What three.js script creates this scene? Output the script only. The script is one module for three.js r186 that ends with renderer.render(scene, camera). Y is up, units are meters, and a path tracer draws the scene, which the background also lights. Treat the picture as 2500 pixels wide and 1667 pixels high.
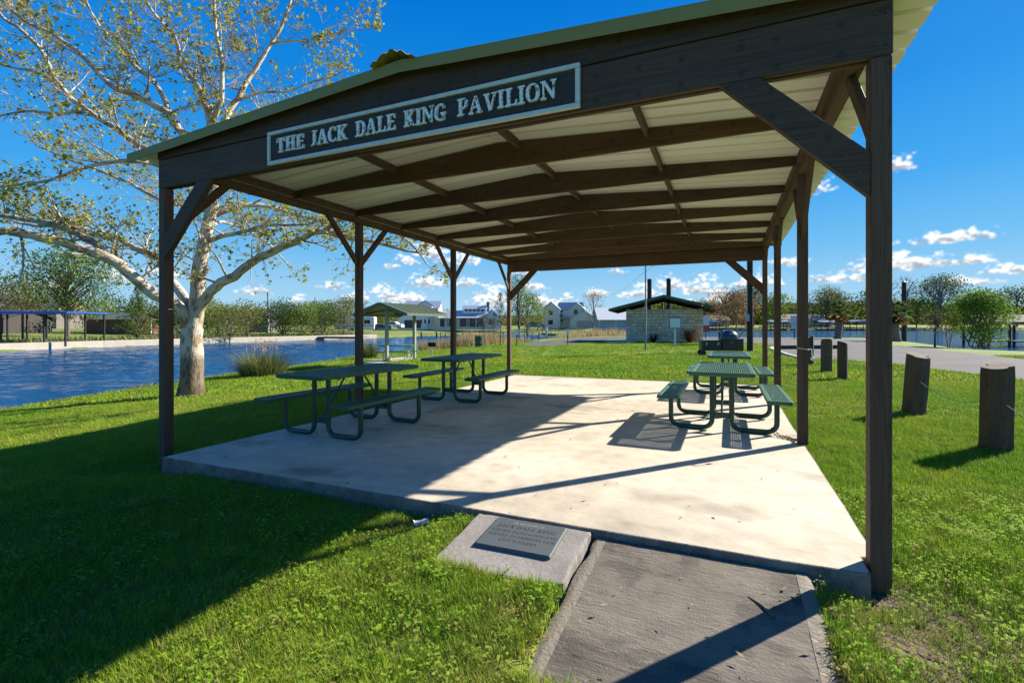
import * as THREE from 'three';
import { mergeGeometries } from 'three/addons/utils/BufferGeometryUtils.js';
import { TessellateModifier } from 'three/addons/modifiers/TessellateModifier.js';
import { MarchingCubes } from 'three/addons/objects/MarchingCubes.js';
import { FontLoader } from 'three/addons/loaders/FontLoader.js';
import { TextGeometry } from 'three/addons/geometries/TextGeometry.js';

// ---------------------------------------------------------------- camera, sky, sun, exposure
const scene = new THREE.Scene();
const EXPOSURE = 2.3;
const camera = new THREE.PerspectiveCamera(2 * Math.atan(833.5 / 1188.92) * 180 / Math.PI, 2500 / 1667, 0.05, 4000);
camera.position.set(0, 1.503, 0);
camera.lookAt(0, 1.503, -10);
camera.setViewOffset(2500, 1667, 0, 39, 2500, 1667);          // level camera, shifted lens
const renderer = new THREE.WebGLRenderer({ antialias: true });
renderer.toneMapping = THREE.LinearToneMapping;
renderer.toneMappingExposure = EXPOSURE;
renderer.shadowMap.enabled = true;

const SUN_DIR = new THREE.Vector3(1.477, 1.0, -0.719).normalize();
const sun = new THREE.DirectionalLight(new THREE.Color(1.0, 0.93, 0.80), 5.0);
sun.position.copy(SUN_DIR).multiplyScalar(60);
sun.castShadow = true;
Object.assign(sun.shadow.camera, { left: -40, right: 40, top: 40, bottom: -40, near: 1, far: 160 });
sun.shadow.mapSize.set(4096, 4096);
scene.add(sun);

// seeded random numbers and lattice noise
function rng(seed) { let a = seed >>> 0; return () => { a = (a + 0x6D2B79F5) >>> 0; let t = a; t = Math.imul(t ^ (t >>> 15), t | 1); t ^= t + Math.imul(t ^ (t >>> 7), t | 61); return ((t ^ (t >>> 14)) >>> 0) / 4294967296; }; }
function hash2(i, j) { let h = Math.imul(i, 374761393) + Math.imul(j, 668265263); h = Math.imul(h ^ (h >>> 13), 1274126177); return ((h ^ (h >>> 16)) >>> 0) / 4294967296; }
const smooth = t => t * t * (3 - 2 * t);
function sstep(a, b, x) { return smooth(Math.min(1, Math.max(0, (x - a) / (b - a)))); }
function vnoise(x, y, px = 0, py = px) {
  let i = Math.floor(x), j = Math.floor(y); const u = smooth(x - i), v = smooth(y - j);
  let i1 = i + 1, j1 = j + 1;
  if (px) { i = ((i % px) + px) % px; i1 = ((i1 % px) + px) % px; j = ((j % py) + py) % py; j1 = ((j1 % py) + py) % py; }
  const a = hash2(i, j), b = hash2(i1, j), c = hash2(i, j1), d = hash2(i1, j1);
  return (a + (b - a) * u) * (1 - v) + (c + (d - c) * u) * v;
}
function fbm(x, y, oct = 4, px = 0, py = px) { let s = 0, w = 0, a = 1; for (let o = 0; o < oct; o++) { s += a * vnoise(x + o * 17.3 * (px ? 0 : 1), y + o * 9.1 * (px ? 0 : 1), px, py); w += a; a *= 0.5; x *= 2; y *= 2; px *= 2; py *= 2; } return s / w; }

// the sky: clear deep blue, paler to the horizon, small flat-bottomed cumulus low down all the way round
function makeSky() {
  const W = 3072, H = 1536, data = new Float32Array(W * H * 4);
  const stops = [[0, .50, .72, .88], [3, .38, .67, .90], [8, .17, .52, .90], [14, .055, .385, .87], [22, .011, .27, .79], [33, .002, .19, .69], [50, .001, .125, .53], [90, .001, .085, .42]];
  function base(e) { let k = 0; while (k < stops.length - 2 && e > stops[k + 1][0]) k++; const a = stops[k], b = stops[k + 1], t = Math.min(1, Math.max(0, (e - a[0]) / (b[0] - a[0]))); return [1, 2, 3].map(c => a[c] + (b[c] - a[c]) * t); }
  // clouds: azimuth (degrees right of the view), elevation of the flat base, half width, height
  const clouds = [
    [30.5, 13.2, 3.1, 2.3], [38.4, 14.2, 1.7, 1.5], [29.6, 12.5, 1.0, 1.0],
    [37.5, 5.3, 4.6, 1.5], [33.8, 4.4, 3.6, 1.1], [41.8, 5.4, 3.4, 1.0], [42, 7.4, 3.6, 1.1], [43, 3.6, 2.4, .9], [46, 4.4, 3.0, .9], [30, 6.2, 2.2, .9], [26.5, 4.2, 2.8, 1.4],
    [21.5, 3.6, 2.6, 2.6], [18.0, 4.2, 2.4, 1.6], [14.5, 3.4, 2.6, 1.4], [12.2, 6.0, 1.5, .8], [9.8, 3.4, 2.2, 1.2], [23, 2.6, 3.6, .9],
    [-9.2, 8.0, 3.2, 2.1], [-6.1, 7.3, 2.8, 1.6], [-12.2, 7.2, 1.9, 1.2], [-13.8, 6.6, 1.3, .8], [-9.6, 4.7, 2.9, 1.7], [-5.2, 4.7, 1.8, 1.1], [-14.5, 3.3, 2.2, 1.5], [-17.4, 3.0, 2.1, 1.4], [-12.4, 2.7, 3.0, 1.7], [-20.4, 4.2, 2.3, 1.1],
    [-2.2, 2.6, 3.4, 2.4], [1.2, 6.2, 2.2, 1.3], [2.6, 4.3, 2.1, 1.1], [3.8, 2.5, 2.6, 1.3], [6.4, 3.0, 1.6, .9], [-23.6, 2.6, 1.6, .8], [-28, 3.4, 2.2, .9], [-40, 4.2, 3.4, 1.5], [-44, 3.0, 2.6, 1.1], [-35.5, 4.8, 2.2, 1.0],
  ];
  const r = rng(77);
  for (let k = 0; k < 70; k++) { const az = 52 + r() * 256; clouds.push([az > 180 ? az - 360 : az, 2.4 + r() * r() * 9, 1.6 + r() * 3.4, .9 + r() * 1.6]); }
  const sunAz = Math.atan2(SUN_DIR.x, -SUN_DIR.z) * 180 / Math.PI, sunEl = Math.asin(SUN_DIR.y) * 180 / Math.PI;
  for (let j = 0; j < H; j++) {
    const el = (j + .5) / H * 180 - 90, b = base(Math.max(0, el));
    for (let i = 0; i < W; i++) {
      // equirectangular: u = atan2(z, x) / 2pi + 0.5
      const ang = ((i + .5) / W - .5) * 360;                    // degrees of atan2(z, x)
      let az = ang + 90; if (az > 180) az -= 360;                // view direction -z is atan2 = -90
      let c0 = b[0], c1 = b[1], c2 = b[2];
      const da = Math.abs(az - sunAz) > 180 ? 360 - Math.abs(az - sunAz) : Math.abs(az - sunAz);
      const g = Math.exp(-(da * da + (el - sunEl) * (el - sunEl)) / 900) * (el > -2 ? 1 : 0);     // brighter air round the sun
      c0 += .03 * g; c1 += .06 * g; c2 += .07 * g;
      if (el > .5 && el < 18) {
        const n = fbm(az * .9 + 300, el * 1.5, 5), n2 = fbm(az * 2.6 + 90, el * 4.2 + 40, 4);
        let dens = 0, lit = 0;
        for (const [ca, ce, hw, hh] of clouds) {
          let dx = az - ca; if (dx > 180) dx -= 360; if (dx < -180) dx += 360;
          if (dx > hw * 1.5 || dx < -hw * 1.5 || el < ce - hh || el > ce + hh * 1.6) continue;
          const ux = dx / hw, uy = (el - ce) / hh;
          const bell = .86 - ux * ux + (n - .5) * 1.7 + (n2 - .5) * 1.1;
          const top = uy > 0 ? bell * .95 - uy : bell * .9 + uy * 4.5;
          const d = sstep(-.02, .55, top + (n2 - .5) * .4);
          if (d > dens) { dens = d; lit = Math.min(1, Math.max(0, .35 + uy * .9 + (n2 - .5) * 1.6 - (top - .5) * .25)); }
        }
        if (dens > 0) {
          const w = .55 + .65 * sstep(.15, .8, lit);
          const cr = .55 * w + .47 * w * w * .9, cg = .66 * w + .40 * w * w * .8, cb = .80 * w + .28 * w * w * .7;
          dens *= .93; c0 += (cr - c0) * dens; c1 += (cg - c1) * dens; c2 += (cb - c2) * dens;
        }
      }
      if (el < 0) { c0 = .16; c1 = .19; c2 = .16; }
      const o = (j * W + i) * 4; data[o] = c0 / EXPOSURE; data[o + 1] = c1 / EXPOSURE; data[o + 2] = c2 / EXPOSURE; data[o + 3] = 1;
    }
  }
  const t = new THREE.DataTexture(data, W, H, THREE.RGBAFormat, THREE.FloatType);
  t.mapping = THREE.EquirectangularReflectionMapping; t.magFilter = THREE.LinearFilter; t.minFilter = THREE.LinearFilter; t.needsUpdate = true;
  return t;
}
const sky = makeSky();
scene.background = sky; scene.environment = sky;

// ---------------------------------------------------------------- helpers
const TH = 0.4173, CT = Math.cos(TH), ST = Math.sin(TH), SLAB = 0.16;   // the pavilion is turned 24 degrees from the view
function at(x, h, z) { const dx = x - 5.623, dz = z + 3.3381; return new THREE.Vector3(CT * dx + ST * dz, h + SLAB, ST * dx - CT * dz); }   // pavilion plan (x across, z along, h above slab) -> world
function toPlan(X, D) { return [CT * X - ST * D + 5.623, ST * X + CT * D - 3.3381]; }
const PAV_POS = at(0, -SLAB, 0);
const used = {};
function numbered(n) { const k = used[n] = (used[n] ?? -1) + 1; return k ? `${n}_${String(k).padStart(3, '0')}` : n; }
function tag(o, label, category, group, kind) { if (label) o.userData.label = label; if (category) o.userData.category = category; if (group) o.userData.group = group; if (kind) o.userData.kind = kind; return o; }
function thing(name, label, category, pos = [0, 0, 0], turn = 0, group) {
  const o = new THREE.Group(); o.name = numbered(name); scene.add(o);
  if (pos.isVector3) o.position.copy(pos); else o.position.set(...pos);
  o.rotation.y = turn; return tag(o, label, category, group);
}
function part(parent, name, geo, mat) { const m = new THREE.Mesh(geo, mat); m.name = parent === scene ? numbered(name) : name; parent.add(m); return m; }
function struct(name, geo, mat) { const m = part(scene, name, geo, mat); m.userData.kind = 'structure'; return m; }
function single(name, geo, mat, label, category, group) { return tag(part(scene, name, geo, mat), label, category, group); }
function stuff(o) { o.userData.kind = 'stuff'; return o; }

const V = (x, y, z) => new THREE.Vector3(x, y, z);
let uvSeed = rng(5);
// a box with chamfered edges, uv in metres with the grain along x, 44 triangles
function cbox(w, h, d, c = 0.004, shift = true) {
  c = Math.min(c, w / 3, h / 3, d / 3);
  const W = w / 2, H = h / 2, D = d / 2, pos = [], uv = [], ou = shift ? uvSeed() * 7 : 0, ov = shift ? uvSeed() * 3 : 0;
  const X = (a, b, e) => [a * W, b * (H - c), e * (D - c)], Y = (a, b, e) => [a * (W - c), b * H, e * (D - c)], Z = (a, b, e) => [a * (W - c), b * (H - c), e * D];
  const S = [-1, 1];
  function poly(...p) {
    const a = V(...p[0]), n = V(...p[1]).sub(a).cross(V(...p[2]).sub(a));
    const m = p.reduce((s, q) => s.add(V(...q)), V(0, 0, 0));
    if (n.dot(m) < 0) { p.reverse(); n.negate(); }
    const ax = Math.abs(n.x), ay = Math.abs(n.y), az = Math.abs(n.z);
    for (let k = 1; k < p.length - 1; k++) for (const q of [p[0], p[k], p[k + 1]]) { pos.push(...q); uv.push(...(ax > ay && ax > az ? [q[2] + ou, q[1] + ov] : ay > az ? [q[0] + ou, q[2] + ov + .31] : [q[0] + ou, q[1] + ov])); }
  }
  for (const s of S) { poly(X(s, -1, -1), X(s, 1, -1), X(s, 1, 1), X(s, -1, 1)); poly(Y(-1, s, -1), Y(1, s, -1), Y(1, s, 1), Y(-1, s, 1)); poly(Z(-1, -1, s), Z(1, -1, s), Z(1, 1, s), Z(-1, 1, s)); }
  for (const a of S) for (const b of S) {
    poly(X(a, b, -1), X(a, b, 1), Y(a, b, 1), Y(a, b, -1)); poly(Y(-1, a, b), Y(1, a, b), Z(1, a, b), Z(-1, a, b)); poly(X(a, -1, b), X(a, 1, b), Z(a, 1, b), Z(a, -1, b));
    for (const e of S) poly(X(a, b, e), Y(a, b, e), Z(a, b, e));
  }
  const g = new THREE.BufferGeometry();
  g.setAttribute('position', new THREE.Float32BufferAttribute(pos, 3)); g.setAttribute('uv', new THREE.Float32BufferAttribute(uv, 2)); g.computeVertexNormals();
  return g;
}
function moved(g, x, y, z, ry = 0, rx = 0, rz = 0) { if (rx) g.rotateX(rx); if (rz) g.rotateZ(rz); if (ry) g.rotateY(ry); g.translate(x, y, z); return g; }
// a timber from a to b (thickness w across, depth h towards "up")
function beam(parent, name, a, b, w, h, mat, up = V(0, 1, 0), c = 0.004) {
  const L = a.distanceTo(b), m = part(parent, name, cbox(L, h, w, c), mat);
  const x = b.clone().sub(a).normalize(), z = x.clone().cross(up).normalize(), y = z.clone().cross(x);
  m.quaternion.setFromRotationMatrix(new THREE.Matrix4().makeBasis(x, y, z)); m.position.copy(a).add(b).multiplyScalar(.5);
  return m;
}
function beamGeo(a, b, w, h, up = V(0, 1, 0), c = 0.003) {
  const L = a.distanceTo(b), g = cbox(L, h, w, c), x = b.clone().sub(a).normalize(), z = x.clone().cross(up).normalize(), y = z.clone().cross(x);
  g.applyMatrix4(new THREE.Matrix4().makeBasis(x, y, z).setPosition(a.clone().add(b).multiplyScalar(.5))); return g;
}
function flat(g) { return g.index ? g.toNonIndexed() : g; }
function merge(list) { const l = list.map(g => { g = flat(g); for (const k of Object.keys(g.attributes)) if (!['position', 'normal', 'uv', 'color'].includes(k)) g.deleteAttribute(k); return g; }); return mergeGeometries(l); }
// collects swept tubes, quads and triangles into one geometry
class Buf {
  constructor(color = false) { this.p = []; this.n = []; this.u = []; this.c = color ? [] : null; this.i = []; }
  v(x, y, z, nx, ny, nz, u, w, col) { this.p.push(x, y, z); this.n.push(nx, ny, nz); this.u.push(u, w); if (this.c) this.c.push(...(col || [1, 1, 1])); return this.p.length / 3 - 1; }
  sweep(pts, rad, sides = 8, colAt = null, squash = null) {
    let up = null, prev = null, len = 0;
    for (let k = 0; k < pts.length; k++) {
      const t = pts[Math.min(k + 1, pts.length - 1)].clone().sub(pts[Math.max(0, k - 1)]).normalize();
      if (!up) { up = Math.abs(t.y) > .9 ? V(1, 0, 0) : V(0, 1, 0); }
      up.addScaledVector(t, -up.dot(t)).normalize(); const side = t.clone().cross(up);
      if (k) len += pts[k].distanceTo(pts[k - 1]);
      const ring = [];
      for (let s = 0; s <= sides; s++) {
        const a = s / sides * Math.PI * 2, ca = Math.cos(a), sa = Math.sin(a), r = rad[k] * (squash ? squash(k, a) : 1);
        const nx = up.x * ca + side.x * sa, ny = up.y * ca + side.y * sa, nz = up.z * ca + side.z * sa;
        ring.push(this.v(pts[k].x + nx * r, pts[k].y + ny * r, pts[k].z + nz * r, nx, ny, nz, s / sides * Math.max(.12, rad[0] * 6.28), len, colAt && colAt(k, pts[k])));
      }
      if (prev) for (let s = 0; s < sides; s++) this.i.push(prev[s], prev[s + 1], ring[s], prev[s + 1], ring[s + 1], ring[s]);
      prev = ring;
    }
    return this;
  }
  // a leaf-like quad folded along its middle, centre c, size s, random turn
  leaf(x, y, z, s, r, col, up = .3, aspect = .62) {
    const yaw = r() * 6.283, tilt = (r() - .5) * 2.4 + up, roll = (r() - .5) * 1.6;
    const cy = Math.cos(yaw), sy = Math.sin(yaw), ct = Math.cos(tilt), st = Math.sin(tilt), cr = Math.cos(roll), sr = Math.sin(roll);
    const lx = cy * ct, ly = st, lz = sy * ct;                    // along the leaf
    let wx = -sy, wy = 0, wz = cy;                                // across
    const nx = ly * wz - lz * wy, ny = lz * wx - lx * wz, nz = lx * wy - ly * wx;
    const ax = wx * cr + nx * sr, ay = wy * cr + ny * sr, az = wz * cr + nz * sr;
    const mx = ay * lz - az * ly, my = az * lx - ax * lz, mz = ax * ly - ay * lx, w = s * aspect * .5;
    const a = this.v(x - lx * s * .5, y - ly * s * .5, z - lz * s * .5, mx, my, mz, 0, 0, col), b = this.v(x + ax * w, y + ay * w, z + az * w, mx, my, mz, 1, 0, col);
    const c = this.v(x + lx * s * .5, y + ly * s * .5, z + lz * s * .5, mx, my, mz, 1, 1, col), d = this.v(x - ax * w, y - ay * w, z - az * w, mx, my, mz, 0, 1, col);
    this.i.push(a, b, c, a, c, d); return this;
  }
  blade(x, y, z, h, w, dir, lean, col, seg = 3) {                  // an arching grass blade
    const dx = Math.cos(dir), dz = Math.sin(dir), px = -dz, pz = dx; let last = null;
    for (let k = 0; k <= seg; k++) {
      const t = k / seg, o = lean * t * t, yy = y + h * (t - .18 * lean / Math.max(h, .01) * t * t * .9), ww = w * (1 - t * .92) * .5, cx = x + dx * o, cz = z + dz * o;
      const ty = h * (1 - .324 * lean / Math.max(h, .01) * t), to = 2 * lean * t, nl = Math.hypot(ty, to) || 1, nx = -dx * ty / nl, ny = to / nl, nz = -dz * ty / nl;
      const a = this.v(cx - px * ww, yy, cz - pz * ww, nx, ny, nz, 0, t, col), b = this.v(cx + px * ww, yy, cz + pz * ww, nx, ny, nz, 1, t, col);
      if (last) this.i.push(last[0], last[1], a, a, last[1], b); last = [a, b];
    }
    return this;
  }
  geo() {
    const g = new THREE.BufferGeometry();
    g.setAttribute('position', new THREE.Float32BufferAttribute(this.p, 3)); g.setAttribute('normal', new THREE.Float32BufferAttribute(this.n, 3)); g.setAttribute('uv', new THREE.Float32BufferAttribute(this.u, 2));
    if (this.c) g.setAttribute('color', new THREE.Float32BufferAttribute(this.c, 3));
    g.setIndex(this.i); return g;
  }
}
function curve(pts, n) { return new THREE.CatmullRomCurve3(pts).getPoints(n); }
function tube(pts, r, n = 24, sides = 8) { const c = curve(pts, n); return new Buf().sweep(c, c.map(() => r), sides).geo(); }

// ---------------------------------------------------------------- textures and materials
const enc = c => Math.round(255 * (c <= .0031308 ? c * 12.92 : 1.055 * Math.pow(Math.min(1, c), 1 / 2.4) - .055));
function tex(w, h, fn, srgb = true, repeat = null) {
  const d = new Uint8Array(w * h * 4);
  for (let j = 0; j < h; j++) for (let i = 0; i < w; i++) { const c = fn(i / w, j / h, i, j), o = (j * w + i) * 4; for (let k = 0; k < 3; k++) { const q = typeof c === 'number' ? c : c[k]; d[o + k] = srgb ? enc(Math.max(0, q)) : Math.max(0, Math.min(255, Math.round(q * 255))); } d[o + 3] = 255; }
  const t = new THREE.DataTexture(d, w, h, THREE.RGBAFormat); t.wrapS = t.wrapT = THREE.RepeatWrapping; t.magFilter = THREE.LinearFilter; t.minFilter = THREE.LinearMipmapLinearFilter; t.generateMipmaps = true;
  if (srgb) t.colorSpace = THREE.SRGBColorSpace; if (repeat) t.repeat.set(...repeat); t.needsUpdate = true; return t;
}
const rgb = (r, g, b) => new THREE.Color().setRGB(r, g, b);
function std(color, roughness = .8, extra = {}) { return new THREE.MeshStandardMaterial({ color, roughness, ...extra }); }
const mix3 = (a, b, t) => [a[0] + (b[0] - a[0]) * t, a[1] + (b[1] - a[1]) * t, a[2] + (b[2] - a[2]) * t];
// wood: 2 m of grain by 0.5 m across
const woodFn = (u, v) => { const w = vnoise(u * 6, v * 4, 6, 4) * .06, g = fbm((u) * 8, (v + w) * 96, 3, 8, 96), k = fbm(u * 4, v * 10, 3, 4, 10), f = vnoise(u * 60, v * 220, 60, 220); const kn = Math.min(1, Math.hypot((u * 7 % 1) - .3 - .4 * hash2(Math.floor(u * 7), 3), ((v * 3 % 1) - .5) * .55) * 9); return Math.min(1.4, (.12 + 1.4 * (g * .6 + k * .25 + f * .15)) * (.45 + .55 * kn)); };
const woodMap = tex(1024, 256, (u, v) => { const t = woodFn(u, v); return [t, t * .98, t * .95].map(x => Math.min(1, x)); }, true, [.5, 2]);
const woodBump = tex(1024, 256, (u, v) => fbm(u * 8, (v + vnoise(u * 6, v * 4, 6, 4) * .06) * 96, 3, 8, 96), false, [.5, 2]);
function wood(r, g, b, rough = .75) { return std(rgb(r, g, b), rough, { map: woodMap, bumpMap: woodBump, bumpScale: .003 }); }
const M = {};
M.timber = [wood(.105, .058, .034), wood(.12, .064, .036), wood(.09, .052, .031)];
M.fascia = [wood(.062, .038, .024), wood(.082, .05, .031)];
const fineBump = tex(256, 256, (u, v) => fbm(u * 32, v * 32, 3, 32), false, [2, 2]);
M.cream = std(rgb(.78, .765, .70), .45, { bumpMap: fineBump, bumpScale: .0005 });
M.trimGreen = std(rgb(.23, .21, .06), .65);
M.galv = std(rgb(.5, .52, .53), .4, { metalness: .8 });
M.black = std(rgb(.012, .012, .013), .45);
M.dirtyWhite = std(rgb(.68, .67, .62), .6);
M.paneDark = std(rgb(.02, .025, .03), .08);
M.concretePale = std(rgb(.52, .49, .43), .9, { map: tex(256, 256, (u, v) => { const t = .78 + .22 * fbm(u * 8, v * 8, 5, 8); return [t, t, t]; }, true, [.5, .5]), bumpMap: fineBump, bumpScale: .002 });
// ---------------------------------------------------------------- ground, water, road, slab
const WATER = -0.85;
const canalNear = [[-14.8, -30], [-14, 8], [-13.9, 13.2], [-13.6, 17], [-13.2, 22], [-12.3, 28], [-11.6, 36], [-8.6, 47], [-3.5, 56], [1.9, 74], [7, 90], [10, 110]];
const canalFar = [[8, 128], [-8, 132], [-20.3, 110], [-25.6, 91.6], [-31, 81], [-40, 64], [-44.6, 53], [-48, 42], [-60, 10], [-75, -30]];
const lakeNear = [[24, 120], [20, 74], [24, 70.5], [33, 67.5], [42, 66], [53, 67], [48, 57], [45, 50], [38.9, 40], [35.2, 33.5], [36.5, 28], [60, 0], [500, -5]];
const lakeFar = [[500, 240], [300, 246], [150, 242], [90, 250], [60, 246]];
function segDist(px, py, a, b) { const dx = b[0] - a[0], dy = b[1] - a[1], t = Math.max(0, Math.min(1, ((px - a[0]) * dx + (py - a[1]) * dy) / (dx * dx + dy * dy))); return Math.hypot(px - a[0] - dx * t, py - a[1] - dy * t); }
function lineDist(x, y, l, closed = false) { let d = 1e9; for (let k = 0; k + 1 < l.length; k++) d = Math.min(d, segDist(x, y, l[k], l[k + 1])); return d; }
function inside(x, y, poly) { let c = false; for (let i = 0, j = poly.length - 1; i < poly.length; j = i++) { const [a, b] = poly[i], [e, f] = poly[j]; if ((b > y) !== (f > y) && x < (e - a) * (y - b) / (f - b) + a) c = !c; } return c; }
const canal = [...canalNear, ...canalFar], lake = [...lakeNear, ...lakeFar];
const canalFarLine = [canalNear[canalNear.length - 1], ...canalFar];
function ramp1(x, pts) { if (x <= pts[0][0]) return pts[0][1]; for (let k = 1; k < pts.length; k++) if (x < pts[k][0]) { const [a, b] = pts[k - 1], [c, d] = pts[k]; return b + (d - b) * (x - a) / (c - a); } return pts[pts.length - 1][1]; }
const nearProf = [[0, -.87], [.35, -.74], [1.5, -.66], [4, -.56], [6, -.42], [8.5, -.17], [11, -.02], [13, 0]];
const farProf = [[0, -.6], [.4, -.42], [3, -.36], [12, .05], [50, .85], [400, 3]];
const lakeProf = [[0, -.87], [.5, -.68], [2, -.42], [4.5, -.08], [6.5, 0]];
const lakeFarProf = [[0, -.8], [2, -.2], [30, 1.6], [300, 6]];
const road = [[13.5, -4], [13.8, 13], [14.8, 18.9], [14.3, 21.3], [12.8, 21.7], [14.3, 26], [16.2, 30.5], [20.5, 38], [20.5, 41.5], [18.6, 43.5], [18.6, 54], [10, 53.5], [9.6, 46.5], [4.2, 37.5], [2.2, 35.4], [.5, 34], [2.2, 46], [3.7, 56], [13.6, 65], [24, 63], [33, 60], [38, 53], [33, 44], [28.8, 36.8], [25.5, 28], [22.7, 21.6], [20, 10], [19, -4]];
function bumps(X, D) { return (fbm(X * .45 + 40, D * .45, 3) - .5) * .07 + (fbm(X * 2.2, D * 2.2 + 9, 2) - .5) * .025; }
function ground(X, D) {
  let h;
  const dc = Math.min(lineDist(X, D, canalNear), 1e3), df = lineDist(X, D, canalFarLine), dl = lineDist(X, D, lakeNear), dlf = lineDist(X, D, lakeFar);
  const inC = inside(X, D, canal), inL = inside(X, D, lake);
  if (inC || inL) return -.87 - .9 * Math.min(1, Math.min(dc, df, dl, dlf) / 2.5);
  const farLeft = X < -14.5 && D > -30 && df < dc || df < dc && df < dl;
  if (dlf < 500 && D > 235 && X > 40) h = ramp1(dlf, lakeFarProf);
  else if (farLeft) h = ramp1(df, farProf);
  else h = Math.min(ramp1(dc, nearProf), ramp1(dl, lakeProf)) + ramp1(D, [[70, 0], [150, .9], [600, 3]]) * Math.min(1, dc / 30);
  return h;
}
function lawn(X, D) {                                            // ground with its small unevenness
  let h = ground(X, D);
  const [x, z] = toPlan(X, D);
  if (h > -.85 && D < 80) { const k = Math.min(1, Math.max(0, (lineDist(X, D, road) - .2) / 1.2)) * (inside(X, D, road) ? 0 : 1); h += bumps(X, D) * k; }
  const near = sstep(4.5, 1.2, Math.hypot(Math.max(0, -.2 - x, x - 6.8), Math.max(0, -1.5 - z, z - 9)));
  h += -.055 * sstep(.95, .2, Math.hypot(x - 6.5, z + .1)) - .07 * sstep(.9, .2, Math.hypot(x + .05, z + .1)) - .035 * sstep(5.7, 6.0, x) * sstep(7.4, 6.5, x) * sstep(-.4, -.9, z) * sstep(-4, -2, z);
  h += .05 * near + .06 * sstep(3.5, 3.9, x) * sstep(6.5, 6.1, x) * sstep(-1.75, -.8, z) * sstep(1, 0, z) - .01 * sstep(4.6, 5, x) * sstep(6.3, 6, x) * sstep(-.8, -1.4, z) * sstep(-3, -1.6, z);
  if (x > .45 && x < 6.3 && z > -.12 && z < 8.8) h = Math.min(h, -.03); else if (x > 4.05 && x < 6.02 && z > -1.35 && z < 0 && (x > 4.9 || z > -.75)) h = Math.min(h, -.06);
  return h;
}
{
  const axis = (segs) => { const a = []; for (const [s, e, d] of segs) for (let v = s; v < e - 1e-6; v += d) a.push(v); a.push(segs[segs.length - 1][1]); return a; };
  const xs = axis([[-1500, -200, 130], [-200, -60, 10], [-60, -20, 1.6], [-20, 18, .4], [18, 60, 1.4], [60, 200, 10], [200, 1500, 130]]);
  const ds = axis([[-60, -6, 9], [-6, 28, .4], [28, 64, .8], [64, 140, 2], [140, 280, 6], [280, 2200, 160]]);
  const pos = [], uv = [], col = [], idx = [], nx = xs.length;
  for (const D of ds) for (const X of xs) {
    pos.push(X, lawn(X, D), -D); uv.push(X, D);
    const n = fbm(X * .35 + 8, D * .35 + 3, 4), m = fbm(X * 1.7, D * 1.7, 3), s = fbm(X * .9 + 70, D * .9, 4);
    let c = mix3([.14, .23, .022], [.24, .27, .055], sstep(.4, .75, n * .6 + m * .4));
    const [px, pz] = toPlan(X, D);                                // trodden earth by the posts, the slab edge and in patches on the lawn
    const worn = Math.max(sstep(.70, .8, s), sstep(1.5, .7, Math.hypot(px - 6.5, pz + .6)));
    c = mix3(c, [.125, .082, .048], Math.min(1, worn * 1.1));
    if (D > 60 || X < -30) c = mix3(c, [.17, .22, .045], .6);
    col.push(...c);
  }
  for (let j = 0; j + 1 < ds.length; j++) for (let i = 0; i + 1 < nx; i++) { const a = j * nx + i; idx.push(a, a + 1, a + nx, a + 1, a + nx + 1, a + nx); }
  const g = new THREE.BufferGeometry();
  g.setAttribute('position', new THREE.Float32BufferAttribute(pos, 3)); g.setAttribute('uv', new THREE.Float32BufferAttribute(uv, 2)); g.setAttribute('color', new THREE.Float32BufferAttribute(col, 3)); g.setIndex(idx); g.computeVertexNormals();
  const soil = tex(512, 512, (u, v) => { const t = .55 + .75 * (fbm(u * 48, v * 48, 3, 48) * .7 + fbm(u * 6, v * 6, 3, 6) * .3 - .1); const y = fbm(u * 20, v * 20, 3, 20); return mix3([t, t, t], [t * 1.15, t * 1.0, t * .8], y).map(q => Math.min(1, q)); }, true, [.5, .5]);
  const gm = std(0xffffff, .95, { vertexColors: true, map: soil, bumpMap: tex(512, 512, (u, v) => fbm(u * 64, v * 64, 3, 64), false, [.6, .6]), bumpScale: .02 });
  struct('ground', g, gm);
}
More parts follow.
